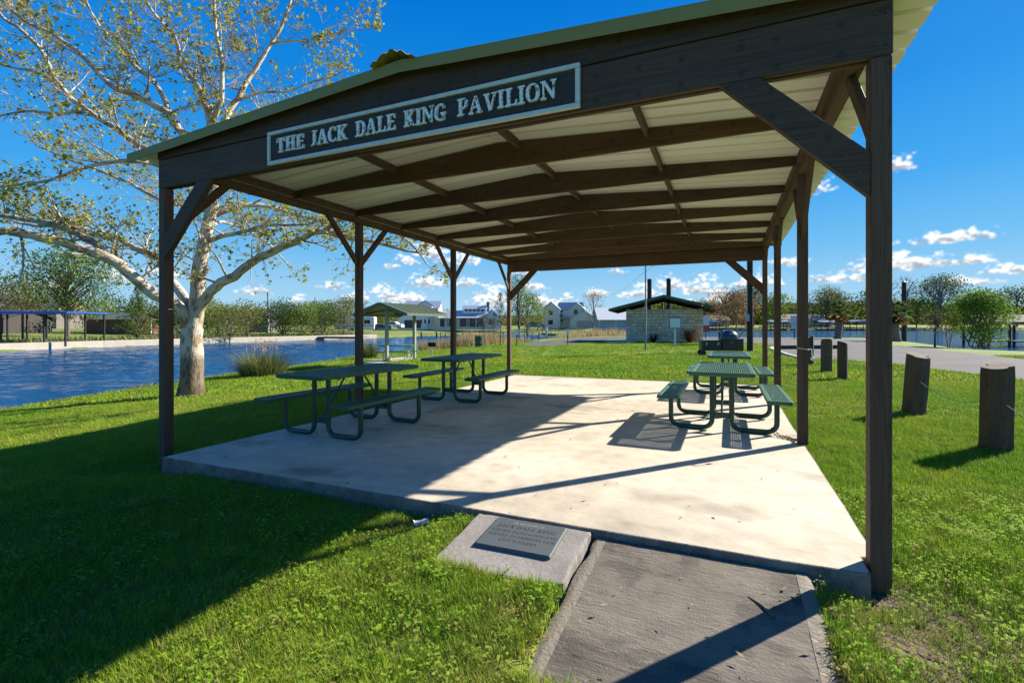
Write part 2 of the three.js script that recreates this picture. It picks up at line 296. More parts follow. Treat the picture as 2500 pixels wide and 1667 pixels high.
{ // water
  const axis = (segs) => { const a = []; for (const [u, e, d] of segs) for (let v = u; v < e - 1e-6; v += d) a.push(v); a.push(segs[segs.length - 1][1]); return a; };
  const xs = axis([[-900, -100, 200], [-100, -62, 6], [-62, -7, .3], [-7, 14, 1.2], [14, 130, 4], [130, 1100, 120]]), ds = axis([[-200, 6, 25], [6, 62, .2], [62, 140, .7], [140, 300, 10], [300, 1100, 100]]);
  const g = new THREE.BufferGeometry(), P = [], U = [], I = [], nx = xs.length;
  for (const D of ds) for (const X of xs) { const k = X > -62 && X < 14 && D > 6 && D < 140 ? 1 : 0, c = X * .35 + D * .1; P.push(X, WATER + k * ((vnoise(X * .75 + c, D * 1.75) - .5) * .075 + (vnoise(X * .4 + 50, D * .8) - .5) * .05), -D); U.push(X, D); }
  for (let b = 0; b + 1 < ds.length; b++) for (let a = 0; a + 1 < nx; a++) { const q = b * nx + a; I.push(q, q + 1, q + nx, q + 1, q + nx + 1, q + nx); }
  g.setAttribute('position', new THREE.Float32BufferAttribute(P, 3)); g.setAttribute('uv', new THREE.Float32BufferAttribute(U, 2)); g.setIndex(I); g.computeVertexNormals();
  const waves = tex(1024, 1024, (u, v) => {                        // wind ripples, 12 m of them
    const wu = u + .02 * vnoise(u * 9, v * 9, 9), wv = v + .02 * vnoise(u * 7 + 3, v * 7, 7, 7);
    const a = fbm(wu * 14, wv * 30, 4, 14, 30), b = 1 - Math.abs(2 * fbm(wu * 22, wv * 46, 3, 22, 46) - 1), c = fbm(u * 5, v * 7, 2, 5, 7);
    return a * .45 + b * .45 * (.6 + .8 * c) * .9;
  }, false, [1 / 12, 1 / 12]);
  const wm = new THREE.MeshPhysicalMaterial({ color: rgb(.003, .05, .15), roughness: .07, bumpMap: waves, bumpScale: .12, ior: 1.10 });
  struct('water', g, wm);
}
{ // asphalt drive and parking loop
  const s = new THREE.Shape(road.map(([x, d]) => new THREE.Vector2(x, d)));
  let g = new THREE.ShapeGeometry(s); g = new TessellateModifier(1.6, 7).modify(g);
  const p = g.attributes.position, uv = []; for (let k = 0; k < p.count; k++) { const X = p.getX(k), D = p.getY(k); p.setXYZ(k, X, ground(X, D) + .018, -D); uv.push(X, D); }
  g.setAttribute('uv', new THREE.Float32BufferAttribute(uv, 2)); g.computeVertexNormals();
  const am = std(rgb(.10, .092, .092), .95, { map: tex(512, 512, (u, v) => { const t = .55 + .5 * fbm(u * 3, v * 5, 5, 3, 5) + .25 * (vnoise(u * 200, v * 200, 200) - .5); return [t, t, t]; }, true, [.22, .22]), bumpMap: fineBump, bumpScale: .006 });
  struct('road', g, am);
}
// the concrete slab, with worn edges
const slabMap = tex(1024, 1024, (u, v) => {
  const a = fbm(u * 5, v * 5, 5, 5), b = fbm(u * 10, v * 120, 3, 10, 120), c = fbm(u * 40, v * 40, 3, 40), st = sstep(.62, .78, fbm(u * 7 + 3, v * 9, 4, 7, 9));
  const sp = vnoise(u * 260, v * 260, 260) > .98 ? .5 : 1;
  const t = (.60 + .42 * a + .08 * (b - .5) + .26 * (c - .5)) * sp * (1 - .28 * st);
  return [t * 1.0, t * .97, t * (.9 + .08 * a)];
}, true, [.2, .2]);
const slabMat = std(rgb(.64, .565, .455), .85, { map: slabMap, bumpMap: tex(512, 512, (u, v) => fbm(u * 20, v * 50, 3, 20, 50) * .4 + fbm(u * 60, v * 60, 2, 60) * .6, false, [.5, .5]), bumpScale: .002 });
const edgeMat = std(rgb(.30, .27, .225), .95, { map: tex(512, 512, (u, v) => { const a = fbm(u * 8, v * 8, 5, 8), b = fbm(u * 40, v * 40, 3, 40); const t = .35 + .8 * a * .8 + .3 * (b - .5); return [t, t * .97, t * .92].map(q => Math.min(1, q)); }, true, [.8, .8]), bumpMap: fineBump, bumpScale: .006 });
function slabGeo(outline, top, bottom, bevel = .012) {              // outline in pavilion plan, counter-clockwise seen from above
  const s = new THREE.Shape(outline.map(([x, z]) => new THREE.Vector2(x, z)));
  const g = new THREE.ExtrudeGeometry(s, { depth: top - bottom - 2 * bevel, bevelEnabled: true, bevelThickness: bevel, bevelSize: bevel, bevelOffset: -bevel, bevelSegments: 2 });
  g.rotateX(-Math.PI / 2); g.translate(0, bottom + bevel, 0); return g;
}
{
  const r = rng(3), o = [], L = .34, R = 6.42, N = -.235, F = 8.9;
  const edge = (x0, z0, x1, z1, n) => { for (let k = 0; k < n; k++) { const t = k / n, j = k ? (r() - .5) * .008 : 0; o.push([x0 + (x1 - x0) * t + j, z0 + (z1 - z0) * t + j]); } };
  edge(L, N - .01, 6.29, -.165, 26); o.push([6.325, -.15], [6.338, -.12]); edge(6.338, .065, R, .075, 1); edge(R, .09, R, F, 20); edge(R, F, L, F - .12, 20); edge(L, F - .12, L, N, 20);
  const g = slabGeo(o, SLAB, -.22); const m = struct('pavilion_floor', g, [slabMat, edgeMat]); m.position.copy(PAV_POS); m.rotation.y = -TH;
}
{ // broom-finished ramp with smooth margins
  const top = -.045, low = -.14, x0 = 4.825, x1 = 6.05, z0 = -.2, z1 = -1.46;
  const rampMat = std(rgb(.215, .188, .155), .95, {
    map: tex(1024, 1024, (u, v) => { const b = fbm(u * 22, v * 96, 4, 22, 96), s = vnoise(u * 210, v * 210, 210) > .94 - .08 * vnoise(u * 6, v * 6, 6) ? 2.3 : 1, d = fbm(u * 4, v * 4, 5, 4), e = sstep(.55, .7, fbm(u * 9, v * 13, 4, 9, 13)); const t = (.46 + .3 * b + .75 * (d - .45)) * (1 - .3 * e) * s; return [t, t * .97, t * .92].map(q => Math.min(1, q)); }, true, [.8, .8]),
    bumpMap: tex(1024, 1024, (u, v) => { const w = vnoise(u * 5, v * 5, 5) * .02; return fbm(u * 24, (v + w) * 100, 3, 24, 100) * (.45 + .5 * fbm(u * 7, v * 9, 3, 7, 9)) + .3 * vnoise(u * 210, v * 210, 210); }, false, [.8, .8]), bumpScale: .0045 });
  const g = new THREE.BoxGeometry(x1 - x0 - .15, .2, z0 - z1, 30, 1, 30), p = g.attributes.position, uv = g.attributes.uv;
  for (let k = 0; k < p.count; k++) { const x = p.getX(k) + (x0 + x1) / 2, z = (z0 + z1) / 2 - p.getZ(k), t = (z0 - z) / (z0 - z1); uv.setXY(k, x, z); p.setXYZ(k, x, SLAB + top + (low - top) * t + (p.getY(k) > 0 ? (fbm(x * 9, z * 9, 2) - .5) * .006 : -.25), -z); }
  g.computeVertexNormals(); const m = struct('ramp', g, rampMat); m.position.copy(PAV_POS); m.rotation.y = -TH;
  const marginMat = std(rgb(.235, .2, .155), .9, { map: M.concretePale.map, bumpMap: fineBump, bumpScale: .004 });
  for (const [a, b] of [[x0, x0 + .078], [x1 - .078, x1]]) {
    const h = new THREE.BoxGeometry(b - a, .2, z0 - z1, 3, 1, 24), q = h.attributes.position, w = h.attributes.uv, r = rng(Math.round(a * 10));
    for (let k = 0; k < q.count; k++) { const x = q.getX(k) + (a + b) / 2, z = (z0 + z1) / 2 - q.getZ(k), t = (z0 - z) / (z0 - z1), e = (x < 4.83 || x > 6.045) ? 1 : 0; w.setXY(k, x, z); q.setXYZ(k, x + e * (fbm(z * 7, a, 3) - .5) * .04, SLAB + top + (low - top) * t + .0015 + (q.getY(k) > 0 ? -.014 * e : -.25), -z); }
    h.computeVertexNormals(); const mm = part(m, 'margin', h, marginMat);
  }
}
{ // memorial stone set in a small concrete pad at the slab edge
  const t = thing('memorial_marker', 'engraved dark granite plaque in a small concrete pad at the slab edge', 'plaque', PAV_POS, -TH);
  const padMat = std(rgb(.31, .285, .265), .92, { map: tex(512, 512, (u, v) => { const a = fbm(u * 6, v * 6, 5, 6), b = fbm(u * 60, v * 60, 2, 60); const q = .55 + .5 * a + .2 * (b - .5); return [q, q * .985, q * .96].map(e => Math.min(1, e)); }, true, [1, 1]), bumpMap: fineBump, bumpScale: .002 });
  const o = [], rp = rng(17); { const c = [[4.02, -.86], [4.3, -.875], [4.6, -.85], [4.76, -.83], [4.805, -.79], [4.80, -.5], [4.805, -.195], [4.4, -.20], [3.975, -.208], [3.985, -.5], [3.99, -.82]]; c.forEach((p, k) => { const q = c[(k + 1) % c.length], n = Math.max(1, Math.round(Math.hypot(q[0] - p[0], q[1] - p[1]) / .045)); for (let e = 0; e < n; e++) o.push([p[0] + (q[0] - p[0]) * e / n + (rp() - .5) * .012, p[1] + (q[1] - p[1]) * e / n + (rp() - .5) * .012]); }); }
  const pad = slabGeo(o, SLAB - .012, -.12, .014); pad.translate(0, 0, 0);
  { const p = pad.attributes.position; for (let k = 0; k < p.count; k++) { const z = -p.getZ(k), y = p.getY(k); if (y > 0) p.setY(k, y - .055 * Math.max(0, (-.24 - z) / .62) + (fbm(p.getX(k) * 9, z * 9, 2) - .5) * .008); } pad.computeVertexNormals(); }
  part(t, 'pad', pad, padMat);
  const cv = document.createElement('canvas'); cv.width = 1024; cv.height = 800; const c = cv.getContext('2d');
  const cb = document.createElement('canvas'); cb.width = 1024; cb.height = 800; const e = cb.getContext('2d');
  c.fillStyle = '#5b6366'; c.fillRect(0, 0, 1024, 800); e.fillStyle = '#fff'; e.fillRect(0, 0, 1024, 800);
  const r = rng(9); for (let k = 0; k < 9000; k++) { const q = 60 + Math.floor(r() * 70); c.fillStyle = `rgb(${q},${q + 4},${q + 6})`; c.fillRect(r() * 1024, r() * 800, 1 + r() * 3, 1 + r() * 3); }
  for (const [txt, y, size, wide, colr] of [['IN HONOR OF', 130, 78, 480, '#a9aaa4'], ['JACK DALE KING', 270, 118, 860, '#060708'], ['FOR HIS DEDICATION AND', 400, 92, 960, '#060708'], ['SERVICE TO IMPROVE OUR', 520, 92, 960, '#060708'], ["CITY'S PARKS", 640, 92, 540, '#060708']])
    for (const [x, f] of [[c, colr], [e, '#000']]) { x.save(); x.translate(512, y); x.transform(1, 0, -.18, 1, 0, 0); x.font = `bold ${size}px serif`; x.textAlign = 'center'; x.textBaseline = 'alphabetic'; x.fillStyle = f; const k = wide / Math.max(1, x.measureText(txt).width); x.scale(k, 1); x.fillText(txt, 0, 0); x.restore(); }
  const map = new THREE.CanvasTexture(cv); map.colorSpace = THREE.SRGBColorSpace; const bump = new THREE.CanvasTexture(cb);
  const stone = std(rgb(.09, .10, .105), .7), face = std(rgb(.62, .64, .66), .75, { map, bumpMap: bump, bumpScale: .004 });
  const pl = part(t, 'plaque', cbox(.5, .05, .385, .006, false), stone); pl.position.set(4.405, SLAB - .037, .43); pl.rotation.x = .073; pl.rotation.y = .03;
  const fg = new THREE.PlaneGeometry(.485, .37); fg.rotateX(-Math.PI / 2); fg.translate(0, .0262, 0); part(pl, 'inscription', fg, face);
}
// ---------------------------------------------------------------- the pavilion
const L3 = (x, h, z) => V(x, h + SLAB, -z);                        // pavilion plan to the pavilion's own axes
const roofH = x => 3.235 + .062 * Math.min(x, 6.4 - x);             // underside of the roofing
{
  const pv = thing('pavilion', 'large open timber pavilion with shallow gabled metal roof over the concrete slab', 'pavilion', PAV_POS, -TH);
  const r = rng(21), T = () => M.timber[Math.floor(r() * 3)], w = .1015;
  const zUp = V(0, 0, 1), boltMat = std(rgb(.10, .085, .07), .6, { metalness: .5 });
  for (let side = 0; side < 2; side++) for (let k = 0; k < 4; k++) {
    const x = side * 6.4, z = k * 3.05, top = k === 0 || k === 3 ? 2.832 : 3.04;
    const lo = lawn(...(() => { const p = at(x, 0, z); return [p.x, -p.z]; })()) - SLAB - .12;
    const onSlab = side && (k === 1 || k === 2);
    beam(pv, 'post', L3(x, onSlab ? -.002 : lo, z), L3(x, top, z), w, w, M.timber[(k + side) % 3], zUp, .005);
    // knee braces along the side header, and across under the gable beams
    const hz = 2.36, hb = .70;
    for (const s of [-1, 1]) { if (k === 0 && s < 0 || k === 3 && s > 0) continue; const h0 = L3(x, hz, z + s * .03), h1 = L3(x, 3.055, z + s * hb); beam(pv, 'brace', h0, h1, .045, .09, T(), zUp); }
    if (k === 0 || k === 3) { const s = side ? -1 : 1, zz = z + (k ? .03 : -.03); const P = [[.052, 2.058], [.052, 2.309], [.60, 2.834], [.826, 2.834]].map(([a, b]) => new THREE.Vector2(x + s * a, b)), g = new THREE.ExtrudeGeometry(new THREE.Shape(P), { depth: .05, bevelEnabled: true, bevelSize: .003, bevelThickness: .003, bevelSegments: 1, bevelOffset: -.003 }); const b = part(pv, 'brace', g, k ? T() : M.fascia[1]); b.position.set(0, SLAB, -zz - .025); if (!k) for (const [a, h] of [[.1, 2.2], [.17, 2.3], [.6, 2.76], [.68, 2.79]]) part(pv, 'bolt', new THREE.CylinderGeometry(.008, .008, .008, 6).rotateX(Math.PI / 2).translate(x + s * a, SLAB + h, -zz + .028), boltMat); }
  }
  for (const x of [0, 6.4]) { beam(pv, 'header_beam', L3(x, 3.087, .07), L3(x, 3.087, 9.08), .1, .095, T()); beam(pv, 'ledger', L3(x + (x ? -.055 : .055), 3.19, .07), L3(x + (x ? -.055 : .055), 3.19, 9.08), .035, .09, T()); }
  // gable beams front and back: two boards side by side, a tapered board above
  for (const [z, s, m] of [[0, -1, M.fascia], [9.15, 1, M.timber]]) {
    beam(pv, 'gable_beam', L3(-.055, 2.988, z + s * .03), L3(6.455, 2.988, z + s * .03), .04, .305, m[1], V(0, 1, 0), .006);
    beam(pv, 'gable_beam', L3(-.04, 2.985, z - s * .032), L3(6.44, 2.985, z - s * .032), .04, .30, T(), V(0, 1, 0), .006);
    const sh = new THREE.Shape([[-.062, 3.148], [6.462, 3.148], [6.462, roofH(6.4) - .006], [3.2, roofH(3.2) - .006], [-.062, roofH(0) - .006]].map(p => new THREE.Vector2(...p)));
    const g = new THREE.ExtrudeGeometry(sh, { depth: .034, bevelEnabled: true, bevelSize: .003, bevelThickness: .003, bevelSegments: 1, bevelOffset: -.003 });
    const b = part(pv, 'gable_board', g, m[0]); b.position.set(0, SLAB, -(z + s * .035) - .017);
  }
  // rafters with flat bottoms and gabled tops, blocking between them
  const rz = [.48, 1.71, 2.94, 4.17, 5.4, 6.63, 7.86, 8.98];
  for (const z of rz) {
    const sh = new THREE.Shape([[.0, 3.136], [6.4, 3.136], [6.4, roofH(6.4) - .004], [3.2, roofH(3.2) - .004], [0, roofH(0) - .004]].map(p => new THREE.Vector2(...p)));
    const g = new THREE.ExtrudeGeometry(sh, { depth: .036, bevelEnabled: true, bevelSize: .003, bevelThickness: .003, bevelSegments: 1, bevelOffset: -.003 });
    const o = r() * 5; const uv = g.attributes.uv; for (let k = 0; k < uv.count; k++) uv.setX(k, uv.getX(k) + o);
    const b = part(pv, 'rafter', g, T()); b.position.set(0, SLAB, -z - .018);
  }
  for (const x of [1.8, 3.48, 4.88]) for (let k = -1; k + 1 < rz.length; k++) { const z0 = k < 0 ? .07 : rz[k] + .024, z1 = rz[k + 1] - .024, h = roofH(x) - .052; beam(pv, 'blocking', L3(x, h, z0), L3(x, h, z1), .04, .09, T()); }
  // roofing: ribbed metal sheets from eave to ridge, ten to a side
  const prof = []; { const rib = .2285; for (let k = 0; k < 4; k++) { const o = k * rib; prof.push([o, 0], [o + .15, 0], [o + .160, .038], [o + .192, .038], [o + .202, 0]); } prof.push([4 * rib, 0]); }
  const sheetMats = [M.cream, std(rgb(.74, .725, .66), .5), std(rgb(.80, .785, .72), .42)];
  for (const side of [-1, 1]) for (let n = 0; n < 10; n++) {
    const z0 = -.125 + n * .94, sc = .94 / prof[prof.length - 1][0], eave = side < 0 ? -.46 : 6.74, top = 3.2 + side * .004, P = [], U = [], I = [];
    const layers = [0, .0035], xs = [eave + (r() - .5) * .012, top];
    for (const up of layers) for (const x of xs) for (const [a, b] of prof) { P.push(x, roofH(x) + SLAB + b + up + (n % 2) * .0012, -(z0 + a * sc)); U.push(x, a); }
    const N = prof.length, q = (l, e, k) => (l * 2 + e) * N + k;
    for (let k = 0; k + 1 < N; k++) {
      for (const l of [0, 1]) { const t = [q(l, 0, k), q(l, 1, k), q(l, 0, k + 1), q(l, 1, k), q(l, 1, k + 1), q(l, 0, k + 1)]; if (l ^ (side > 0 ? 1 : 0)) t.reverse(); I.push(...t); }
      for (const e of [0, 1]) I.push(q(0, e, k), q(1, e, k), q(0, e, k + 1), q(1, e, k), q(1, e, k + 1), q(0, e, k + 1));
    }
    const g = new THREE.BufferGeometry(); g.setAttribute('position', new THREE.Float32BufferAttribute(P, 3)); g.setAttribute('uv', new THREE.Float32BufferAttribute(U, 2)); g.setIndex(I);
    const gg = g.toNonIndexed(); gg.computeVertexNormals(); part(pv, 'roof_sheet', gg, sheetMats[n % 3]);
  }
  // rake trim, folded green metal, and the bent end of the ridge cap
  for (const [z, s] of [[-.135, -1], [9.29, 1]]) for (const [a, b] of [[-.47, 3.2], [3.2, 6.75]]) {
    beam(pv, 'rake_trim', L3(a, roofH(a) - .012, z), L3(b, roofH(b) - .012, z), .006, .095, M.trimGreen, V(0, 1, 0), .001);
    beam(pv, 'rake_trim', L3(a, roofH(a) + .032, z + (s < 0 ? .05 : -.05)), L3(b, roofH(b) + .032, z + (s < 0 ? .05 : -.05)), .11, .006, M.trimGreen, V(0, 1, 0), .001);
  }
  for (const s of [-1, 1]) beam(pv, 'ridge_cap', L3(3.2 - s * .004, 3.497, 4.6), L3(3.2 + s * .19, 3.49 - .012, 4.6), 9.4, .004, M.trimGreen, V(0, 1, 0), .0005);
  { // lifted, bent front end of the ridge cap
    const P = [], I = [], nx = 12, nz = 4;
    for (const up of [0, .004]) for (let j = 0; j <= nz; j++) for (let i = 0; i <= nx; i++) { const u = i / nx * 2 - 1, t = j / nz; P.push(3.17 + u * (.2 + .01 * t), SLAB + 3.44 + up + .085 * (1 - Math.pow(Math.abs(u), 1.6)) * (1 - .45 * t) + .02 * t + .012 * Math.sin(i * 2.2), -(-.2 + t * .5)); }
    const q = (l, j, i) => (l * (nz + 1) + j) * (nx + 1) + i;
    for (let l = 0; l < 2; l++) for (let j = 0; j < nz; j++) for (let i = 0; i < nx; i++) I.push(q(l, j, i), q(l, j, i + 1), q(l, j + 1, i), q(l, j, i + 1), q(l, j + 1, i + 1), q(l, j + 1, i));
    for (let i = 0; i < nx; i++) I.push(q(0, 0, i), q(0, 0, i + 1), q(1, 0, i), q(0, 0, i + 1), q(1, 0, i + 1), q(1, 0, i));
    const g = new THREE.BufferGeometry(); g.setAttribute('position', new THREE.Float32BufferAttribute(P, 3)); g.setIndex(I); g.computeVertexNormals(); part(pv, 'ridge_cap', g, M.trimGreen);
  }
  for (const x of [.0, 6.4]) for (const h of [2.9, 3.07]) for (const d of [-.025, .025]) part(pv, 'bolt', new THREE.CylinderGeometry(.008, .008, .01, 6).rotateX(Math.PI / 2).translate(x + d, SLAB + h, .053), boltMat);
  part(pv, 'metal_tag', moved(cbox(.05, .012, .003, .001), .056, SLAB + 1.52, -.01, Math.PI / 2), M.galv);
  // screw heads under the roof sheets
  const heads = []; for (const x of [1.8, 3.48, 4.88]) for (let n = 0; n < 24; n++) heads.push(moved(new THREE.CylinderGeometry(.006, .006, .01, 6), x + .035, SLAB + roofH(x) - .004, -(.3 + n * .37)));
  stuff(part(pv, 'screw', merge(heads), M.galv));
}
{ // the name board on the front gable beam
  const t = thing('sign_board', 'long framed name board with raised lettering on the pavilion gable beam', 'sign', PAV_POS, -TH);
  const x0 = 1.66, x1 = 4.69, y0 = 2.85, y1 = 3.156, zf = -.054;
  const back = part(t, 'backing', moved(cbox(x1 - x0 - .06, y1 - y0 - .06, .018, .002), (x0 + x1) / 2, SLAB + (y0 + y1) / 2, -zf + .0095), wood(.045, .038, .034, .7));
  const fm = std(rgb(.62, .68, .66), .55, { map: tex(256, 256, (u, v) => { const q = .8 + .2 * fbm(u * 12, v * 12, 4, 12); return [q, q, q]; }, true, [2, 2]) });
  const fw = .032;
  const rail = (w, h, x, y) => part(t, 'frame_rail', moved(cbox(w, h, .034, .004), x, SLAB + y, -zf + .019), fm);
  rail(x1 - x0, fw, (x0 + x1) / 2, y1 - fw / 2); rail(x1 - x0, fw, (x0 + x1) / 2, y0 + fw / 2); rail(fw, y1 - y0 - 2 * fw - .002, x0 + fw / 2, (y0 + y1) / 2); rail(fw, y1 - y0 - 2 * fw - .002, x1 - fw / 2, (y0 + y1) / 2);
  const font = await new FontLoader().loadAsync('fonts/droid/droid_serif_bold.typeface.json');
  // weathered silver paint flaking off brown wood
  const lm = std(0xffffff, .5, { map: tex(512, 512, (u, v) => { const q = fbm(u * 16, v * 16, 5, 16), n = fbm(u * 40, v * 40, 3, 40); const k = sstep(.56, .62, q * .75 + n * .25); return mix3([.66 + .25 * n, .72 + .25 * n, .70 + .25 * n], [.16, .12, .085], k); }, true, [3, 3]) });
  const words = [['THE', 200, 388], ['JACK', 437, 672], ['DALE', 725, 995], ['KING', 1050, 1320], ['PAVILION', 1393, 1985]];
  // word extents along the board, metres from the left post
  const ext = [[1.787, 2.13], [2.218, 2.63], [2.722, 3.14], [3.222, 3.62], [3.722, 4.524]];
  words.forEach(([wd], n) => {
    const [a, b] = ext[n], size = .132 / .72, geos = []; let pen = 0;
    for (const ch of wd) { const g = new TextGeometry(ch, { font, size: size * .72 / .73, depth: .016, curveSegments: 5, bevelEnabled: true, bevelSize: .0025, bevelThickness: .003, bevelSegments: 1 }); g.computeBoundingBox(); const bb = g.boundingBox, w = bb.max.x - bb.min.x; g.translate(-bb.min.x + pen, -bb.min.y, 0); g.scale(1, .134 / (bb.max.y - bb.min.y), 1); geos.push([ch, g]); pen += w + size * .045; }
    pen -= size * .045;
    const rr = rng(40 + n);
    for (const [ch, g] of geos) { g.scale((b - a) / pen, 1, 1); g.translate(a, SLAB + 2.943 + (rr() - .5) * .006, -zf + .022); const uv = g.attributes.uv; for (let k = 0; k < uv.count; k++) uv.setXY(k, uv.getX(k) + n * .37, uv.getY(k) + n * .21); part(t, 'letter', g, lm); }
  });
}
// ---------------------------------------------------------------- picnic tables
const greenCoat = std(rgb(.010, .10, .056), .5, { map: tex(512, 512, (u, v) => { const q = fbm(u * 9, v * 9, 5, 9), s = sstep(.64, .7, q); return mix3([.7 + .3 * q, .75 + .3 * q, .75 + .3 * q], [1, .8, .62], s * .7).map(e => Math.min(1, e)); }, true, [1, 1]), bumpMap: fineBump, bumpScale: .0006 });
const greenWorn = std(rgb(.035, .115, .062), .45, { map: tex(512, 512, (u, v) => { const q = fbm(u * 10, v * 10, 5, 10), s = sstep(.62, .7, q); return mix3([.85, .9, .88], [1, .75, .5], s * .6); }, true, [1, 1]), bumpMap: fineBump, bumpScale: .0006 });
const rawSteel = std(rgb(.55, .56, .55), .35, { metalness: .7 });
function rimGeo(l, w, edge, h) {                                  // a rectangular ring with rounded corners, length along z
  const rr = .045, s = new THREE.Shape(), L = l / 2, W = w / 2;
  s.moveTo(-W + rr, -L); s.lineTo(W - rr, -L); s.quadraticCurveTo(W, -L, W, -L + rr); s.lineTo(W, L - rr); s.quadraticCurveTo(W, L, W - rr, L); s.lineTo(-W + rr, L); s.quadraticCurveTo(-W, L, -W, L - rr); s.lineTo(-W, -L + rr); s.quadraticCurveTo(-W, -L, -W + rr, -L);
  const p = new THREE.Path(); p.moveTo(-W + edge, -L + edge); p.lineTo(-W + edge, L - edge); p.lineTo(W - edge, L - edge); p.lineTo(W - edge, -L + edge); p.closePath(); s.holes.push(p);
  const g = new THREE.ExtrudeGeometry(s, { depth: h - .016, bevelEnabled: true, bevelSize: .008, bevelThickness: .008, bevelSegments: 2, bevelOffset: -.008, curveSegments: 4 });
  g.rotateX(Math.PI / 2); g.translate(0, h / 2 - .008, 0); return g;
}
function slatGeo(l, w, edge, pitch) {                              // punched bars along the length, with cross bars
  const n = Math.round((w - 2 * edge) / pitch), list = [], step = (w - 2 * edge) / n, bl = l - 2 * edge + .01;
  for (let k = 0; k < n; k++) { const b = new THREE.BoxGeometry(step * .5, .007, bl); b.translate(-w / 2 + edge + (k + .5) * step, 0, 0); list.push(b); }
  const m = Math.round(bl / .095); for (let k = 1; k < m; k++) { const b = new THREE.BoxGeometry(w - 2 * edge + .01, .006, .022); b.translate(0, -.0015, -bl / 2 + k * bl / m); list.push(b); }
  for (const q of [-.28, .28]) { const b = new THREE.BoxGeometry(w - 2 * edge + .01, .03, .04); b.translate(0, -.02, q * l); list.push(b); }
  return merge(list);
}
function uLeg(s, z, topX) {                                        // down from the table top, along the ground, up to the seat
  const r = .11, y0 = .032, x1 = topX, x2 = .62, p = [];
  const arc = (cx, cy, a0, a1) => { for (let k = 0; k <= 6; k++) { const a = a0 + (a1 - a0) * k / 6; p.push(V(s * (cx + r * Math.cos(a)), cy + r * Math.sin(a), z)); } };
  p.push(V(s * x1, .735, z), V(s * x1, .45, z)); arc(x1 + r, y0 + r, Math.PI, Math.PI * 1.5); p.push(V(s * (x1 + x2) / 2, y0, z)); arc(x2 - r, y0 + r, -Math.PI / 2, 0); p.push(V(s * x2, .3, z), V(s * x2, .43, z));
  return new Buf().sweep(p, p.map(() => .0305), 12).geo();
}
function makeTable(label, mats, pos, turn, legMat) {
  const t = thing('picnic_table', label, 'picnic table', pos, turn, 'picnic tables'), len = 1.83;
  const top = part(t, 'table_top', rimGeo(len, .75, .06, .05), mats); top.position.y = .748;
  stuff(part(top, 'slat_panel', slatGeo(len, .75, .06, .0245).translate(0, .016, 0), mats));
  for (const s of [-1, 1]) {
    const b = part(t, 'bench', rimGeo(len, .27, .05, .045), mats); b.position.set(s * .625, .44, 0);
    stuff(part(b, 'slat_panel', slatGeo(len, .27, .05, .024).translate(0, .014, 0), mats));
  }
  for (const z of [-.56, .56]) {
    for (const s of [-1, 1]) part(t, 'leg', uLeg(s, z, .115), legMat);
    part(t, 'gusset', merge([moved(cbox(.19, .075, .012, .002), 0, .20, z), moved(cbox(.075, .03, .05, .002), 0, .215, z - Math.sign(z) * .02)]), legMat);
    part(t, 'diagonal_brace', new Buf().sweep([V(0, .225, z * .96), V(0, .73, z * .25)], [.0125, .0125], 8).geo(), legMat);
    for (const s of [-1, 1]) part(t, 'bracket', moved(cbox(.05, .03, .10, .002), s * .115, .728, z), rawSteel);
    part(t, 'crossbar', moved(cbox(.62, .024, .035, .002), 0, .716, z), legMat);
  }
  return t;
}
const tableLegs = std(rgb(.008, .055, .034), .35);
makeTable('dark green metal picnic table nearest the left front corner of the slab', greenCoat, at(1.13, 0, 1.68), -TH - .025, tableLegs);
makeTable('dark green picnic table behind another one on the lake side of the slab', greenCoat, at(1.10, 0, 4.66), -TH + .01, tableLegs);
makeTable('sunlit green picnic table chained to the second post of the right side', greenWorn, at(5.555, 0, 3.98), -TH, tableLegs);
makeTable('green picnic table at the far right end of the slab, before the black cooker', greenWorn, at(5.64, 0, 7.5), -TH + .01, tableLegs);

{ // chain from the sunlit table to the post
  const t = thing('chain', 'rusty steel chain lying from the sunlit table leg to the post', 'chain', PAV_POS, -TH);
  const cm = std(rgb(.16, .12, .09), .5, { metalness: .7 });
  const runs = [[V(6.12, .085, -3.43), V(6.16, .02, -3.30), V(6.26, .012, -3.22), V(6.33, .012, -3.13), V(6.345, .03, -3.10)], [V(6.15, .06, -3.46), V(6.2, .012, -3.40), V(6.28, .012, -3.32), V(6.33, .02, -3.17), V(6.345, .045, -3.06)], [V(6.34, .03, -3.11), V(6.37, .045, -2.985), V(6.45, .04, -2.985)]];
  const lg = () => { const c = []; for (let k = 0; k < 14; k++) { const a = k / 14 * 6.2832; c.push(V(Math.cos(a) * .019 , Math.sin(a) * .011, 0)); } c.push(c[0].clone()); return new Buf().sweep(c, c.map(() => .0036), 5).geo(); };
  const g = lg();
  for (const run of runs) { const c = new THREE.CatmullRomCurve3(run), n = Math.round(c.getLength() / .029); for (let k = 0; k < n; k++) { const p = c.getPointAt((k + .5) / n), d = c.getTangentAt((k + .5) / n), m = part(t, 'link', g, cm); m.position.copy(p).y += SLAB; m.quaternion.setFromUnitVectors(V(1, 0, 0), d).multiply(new THREE.Quaternion().setFromAxisAngle(V(1, 0, 0), k % 2 ? .75 : -.75)); } }
}
